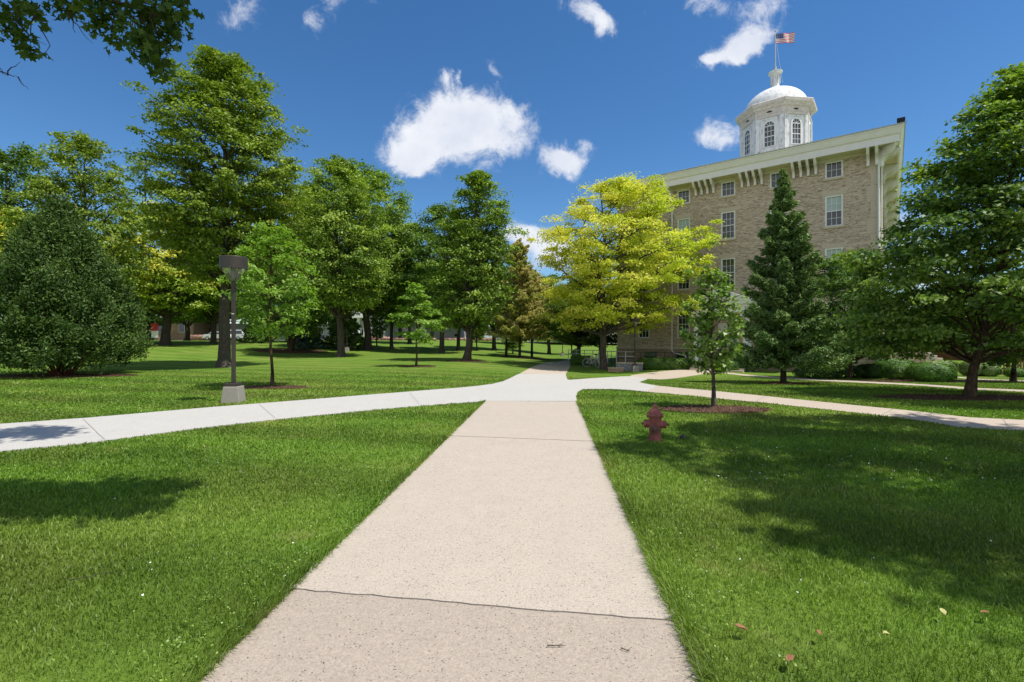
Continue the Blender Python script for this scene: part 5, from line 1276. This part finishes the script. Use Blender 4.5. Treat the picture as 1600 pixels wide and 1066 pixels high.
# ------------------------------------------------------------------ small debris
def debris(name, label, cat, u, v, size, m, seed, group=None, on=0.05):
    x, y = wp(u, v); R = random.Random(seed); tp = TPL['oval'] * np.array([1, 1.6]); V = []
    for a, b in tp: V.append((a * size, b * size, .012 + abs(b) * size * R.uniform(.3, .8) + R.uniform(0, .006)))
    n = len(V); V2 = V + [(p[0], p[1], p[2] - .0015) for p in V]
    o = meshobj(name, V2, [tuple(range(n)), tuple(range(2 * n - 1, n - 1, -1))] + [(i, i + n, (i + 1) % n + n, (i + 1) % n) for i in range(n)], m)
    o.location = (x, y, g1(x, y) + on); o.rotation_euler = (R.uniform(-.3, .3), R.uniform(-.3, .3), R.uniform(0, 6)); tag(o, label, cat, group)
FL = 'single fallen leaves on the near right lawn'
debris('fallen_leaf', 'reddish fallen leaf nearest the main walk on the right lawn', 'leaf', 1156, 999, .07, M['deadleaf'], 1, FL)
debris('fallen_leaf', 'small brown fallen leaf on the right lawn left of the pale one', 'leaf', 1279, 1007, .05, M['deadleaf'], 2, FL)
debris('fallen_leaf', 'long brown fallen leaf lowest on the right lawn', 'leaf', 1236, 1050, .07, M['deadleaf'], 3, FL)
debris('fallen_leaf', 'pale yellow fallen leaf below the shadow on the right lawn', 'leaf', 1474, 972, .05, M['pale_leaf'], 4, FL)
debris('fallen_leaf', 'pale fallen leaf lower left of the other pale leaf', 'leaf', 1384, 1009, .04, M['pale_leaf'], 5, FL)
debris('fallen_leaf', 'pinkish fallen leaf near the lower right corner', 'leaf', 1540, 975, .06, M['deadleaf'], 6, FL)
def twig(label, u, v, L, a, seed, on):
    x, y = wp(u, v); R = np.random.RandomState(seed); P = wander((0, 0, 0), (L * math.cos(a), L * math.sin(a), .005), 8, .3, R); P[:, 2] = np.abs(P[:, 2]) * .2 + .004
    tv, tl = tubes_np([(P, np.linspace(.0035, .0012, 8)), (wander(P[4], P[4] + [.03, .02, .004], 4, .3, R), [.002, .002, .001, .001])], 5)
    o = fastmesh('twig', tv, 4, M['bark'], counts=np.full(len(tl) // 4, 4), loops=tl); o.location = (x, y, g1(x, y) + on); tag(o, label, 'twig')
twig('small curled dry twig on the lower right of the main walk', 855, 1018, .1, 0, 1, .028)
twig('tiny dark twig on the lower right slab beside the curled one', 970, 1022, .05, -.6, 2, .028)
twig('thin pale stick lying in the left lawn grass', 108, 922, .28, .5, 3, .06)

# ------------------------------------------------------------------ light, sky, clouds
el = math.radians(65.5); dirh = Vector((.92, -.39)).normalized()
sd = Vector((dirh.x * math.cos(el), dirh.y * math.cos(el), math.sin(el)))
sun = bpy.data.lights.new('sun', 'SUN'); sun.energy = 5.0; sun.angle = math.radians(.53); sun.color = (1, .955, .88)
so_ = bpy.data.objects.new('sun', sun); COL.objects.link(so_); so_.rotation_euler = sd.to_track_quat('Z', 'Y').to_euler(); so_.location = (20, -10, 60)
W_ = bpy.data.worlds.new('World'); S.world = W_; W_.use_nodes = True; t = NT(W_); bg = t.n['Background']
sky = t.new('ShaderNodeTexSky', sky_type='NISHITA'); sky.sun_disc = False; sky.sun_elevation = el
sky.sun_rotation = math.atan2(dirh.x, dirh.y); sky.altitude = 200; sky.air_density = 1.0; sky.dust_density = .1; sky.ozone_density = 5.0
vec = t.coord('Generated'); sx = t.new('ShaderNodeSeparateXYZ'); t.link(vec, sx.inputs[0])
yy = t.math('MAXIMUM', sx.outputs[1], .02); PX = t.math('DIVIDE', sx.outputs[0], yy); PZ = t.math('DIVIDE', sx.outputs[2], yy)
wn = t.new('ShaderNodeTexNoise'); wn.inputs['Scale'].default_value = 9; wn.inputs['Detail'].default_value = 5; wn.inputs['Roughness'].default_value = .6
pv = t.new('ShaderNodeCombineXYZ'); t.link(PX, pv.inputs[0]); t.link(PZ, pv.inputs[1]); t.link(pv.outputs[0], wn.inputs['Vector'])
ws = t.new('ShaderNodeSeparateXYZ'); t.link(wn.outputs['Color'], ws.inputs[0])
QX = t.math('ADD', PX, t.math('MULTIPLY_ADD', ws.outputs[0], .09, -.045)); QZ = t.math('ADD', PZ, t.math('MULTIPLY_ADD', ws.outputs[1], .09, -.045))
# (across, up, half width, half height, tilt, strength) in the tangent of the angle from due north
CL = [(660, 215, 62, 42, 0, 1), (700, 180, 45, 52, 0, 1), (735, 205, 75, 50, .05, 1), (775, 190, 42, 40, .3, .95), (800, 205, 48, 36, .3, .55), (640, 245, 48, 22, 0, 1), (695, 112, 17, 20, .2, .55), (718, 120, 8, 16, .3, .5), (772, 115, 9, 28, -.6, .45),
      (870, 248, 42, 26, .1, .85), (895, 252, 34, 22, 0, .85), (917, 222, 18, 14, .3, .6), (1118, 218, 42, 26, -.45, 1), (1150, 82, 62, 20, -.38, .95), (1180, 65, 38, 24, -.4, .9), (1105, 92, 30, 12, 0, .6),
      (1100, 8, 72, 24, .1, .6), (1200, 15, 70, 26, -.5, .6), (905, 12, 40, 24, .6, .85), (938, 42, 30, 24, .5, .85), (375, 22, 26, 42, .6, .6), (484, 38, 36, 26, -.3, .5), (525, 5, 30, 18, 0, .35), (590, 5, 22, 14, 0, .3),
      (835, 372, 48, 26, 0, 1), (865, 405, 60, 30, 0, .9), (800, 362, 26, 12, 0, .7), (1415, 360, 50, 50, 0, .75), (1425, 420, 55, 40, 0, .8), (1330, 330, 20, 20, 0, .4), (655, 262, 12, 6, 0, .4)]
acc = None
for (u, v, a, b, rot, s) in CL:
    cx, cz, a, b = (u - CX) / F, (HV - v) / F, a / F * .94, b / F * .94; c_, s_ = math.cos(rot), -math.sin(rot)
    dx = t.math('SUBTRACT', QX, cx); dz = t.math('SUBTRACT', QZ, cz)
    p = t.math('ADD', t.math('MULTIPLY', dx, c_ / a), t.math('MULTIPLY', dz, s_ / a)); q = t.math('ADD', t.math('MULTIPLY', dx, -s_ / b), t.math('MULTIPLY', dz, c_ / b))
    d2 = t.math('ADD', t.math('MULTIPLY', p, p), t.math('MULTIPLY', q, q)); g = t.math('MULTIPLY', t.math('EXPONENT', t.math('MULTIPLY', d2, -1.1)), s)
    acc = g if acc is None else t.math('ADD', acc, g)
acc = t.math('MINIMUM', acc, 1.25)
n1 = t.new('ShaderNodeTexNoise'); n1.inputs['Scale'].default_value = 12; n1.inputs['Detail'].default_value = 12; n1.inputs['Roughness'].default_value = .74; n1.inputs['Distortion'].default_value = .5
t.link(pv.outputs[0], n1.inputs['Vector'])
fld = t.math('ADD', acc, t.math('MULTIPLY', t.math('SUBTRACT', n1.outputs['Fac'], .5), 2.3))
mr = t.new('ShaderNodeMapRange'); mr.interpolation_type = 'SMOOTHSTEP'; mr.inputs['From Min'].default_value = .25; mr.inputs['From Max'].default_value = 1.12; t.link(fld, mr.inputs['Value'])
lim = t.math('MINIMUM', t.math('MULTIPLY', acc, 2.2), 1.0); al = t.math('MULTIPLY', mr.outputs[0], lim)
al = t.math('MULTIPLY', al, t.math('GREATER_THAN', sx.outputs[1], .05))
# unseen bright cumulus added behind the camera to lift fill in the shade
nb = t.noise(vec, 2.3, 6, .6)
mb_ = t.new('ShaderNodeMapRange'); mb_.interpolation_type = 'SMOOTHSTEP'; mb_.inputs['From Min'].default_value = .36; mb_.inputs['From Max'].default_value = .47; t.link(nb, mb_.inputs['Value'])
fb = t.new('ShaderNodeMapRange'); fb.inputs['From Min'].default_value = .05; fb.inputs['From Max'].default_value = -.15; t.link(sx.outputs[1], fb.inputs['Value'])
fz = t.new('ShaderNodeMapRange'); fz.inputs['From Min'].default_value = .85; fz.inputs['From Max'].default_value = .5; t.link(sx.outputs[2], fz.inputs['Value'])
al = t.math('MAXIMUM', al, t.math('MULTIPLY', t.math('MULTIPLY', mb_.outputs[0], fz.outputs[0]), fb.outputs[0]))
n2 = t.noise(pv.outputs[0], 5, 6, .6)
hs = t.new('ShaderNodeHueSaturation'); hs.inputs['Saturation'].default_value = 1.2; hs.inputs['Value'].default_value = 1.08; t.link(sky.outputs[0], hs.inputs['Color'])
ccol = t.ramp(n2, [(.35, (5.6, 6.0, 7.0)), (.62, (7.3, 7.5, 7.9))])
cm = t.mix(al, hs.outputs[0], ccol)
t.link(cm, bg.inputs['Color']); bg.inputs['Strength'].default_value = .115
# ------------------------------------------------------------------ camera and render settings
cam = bpy.data.cameras.new('camera'); co = bpy.data.objects.new('camera', cam); COL.objects.link(co); S.camera = co
cam.sensor_width = 36; cam.lens = 36 * F / 1600; cam.clip_end = 4000; cam.clip_start = .05
cam.shift_y = -(533 - HV) / 1600
co.location = (0, 0, EYE); co.rotation_euler = (PI / 2, 0, 0)
S.view_settings.view_transform = 'Standard'; S.view_settings.look = 'None'; S.view_settings.exposure = .14; S.view_settings.gamma = 1
cy = S.cycles; cy.max_bounces = 6; cy.diffuse_bounces = 3; cy.glossy_bounces = 3; cy.transmission_bounces = 5; cy.transparent_max_bounces = 6
cy.use_denoising = True; cy.caustics_reflective = False; cy.caustics_refractive = False; cy.sample_clamp_indirect = 6
try: cy.denoiser = 'OPENIMAGEDENOISE'
except Exception: pass
print('leaves', sum(n for _, n in TREES), 'objects', len(bpy.data.objects))
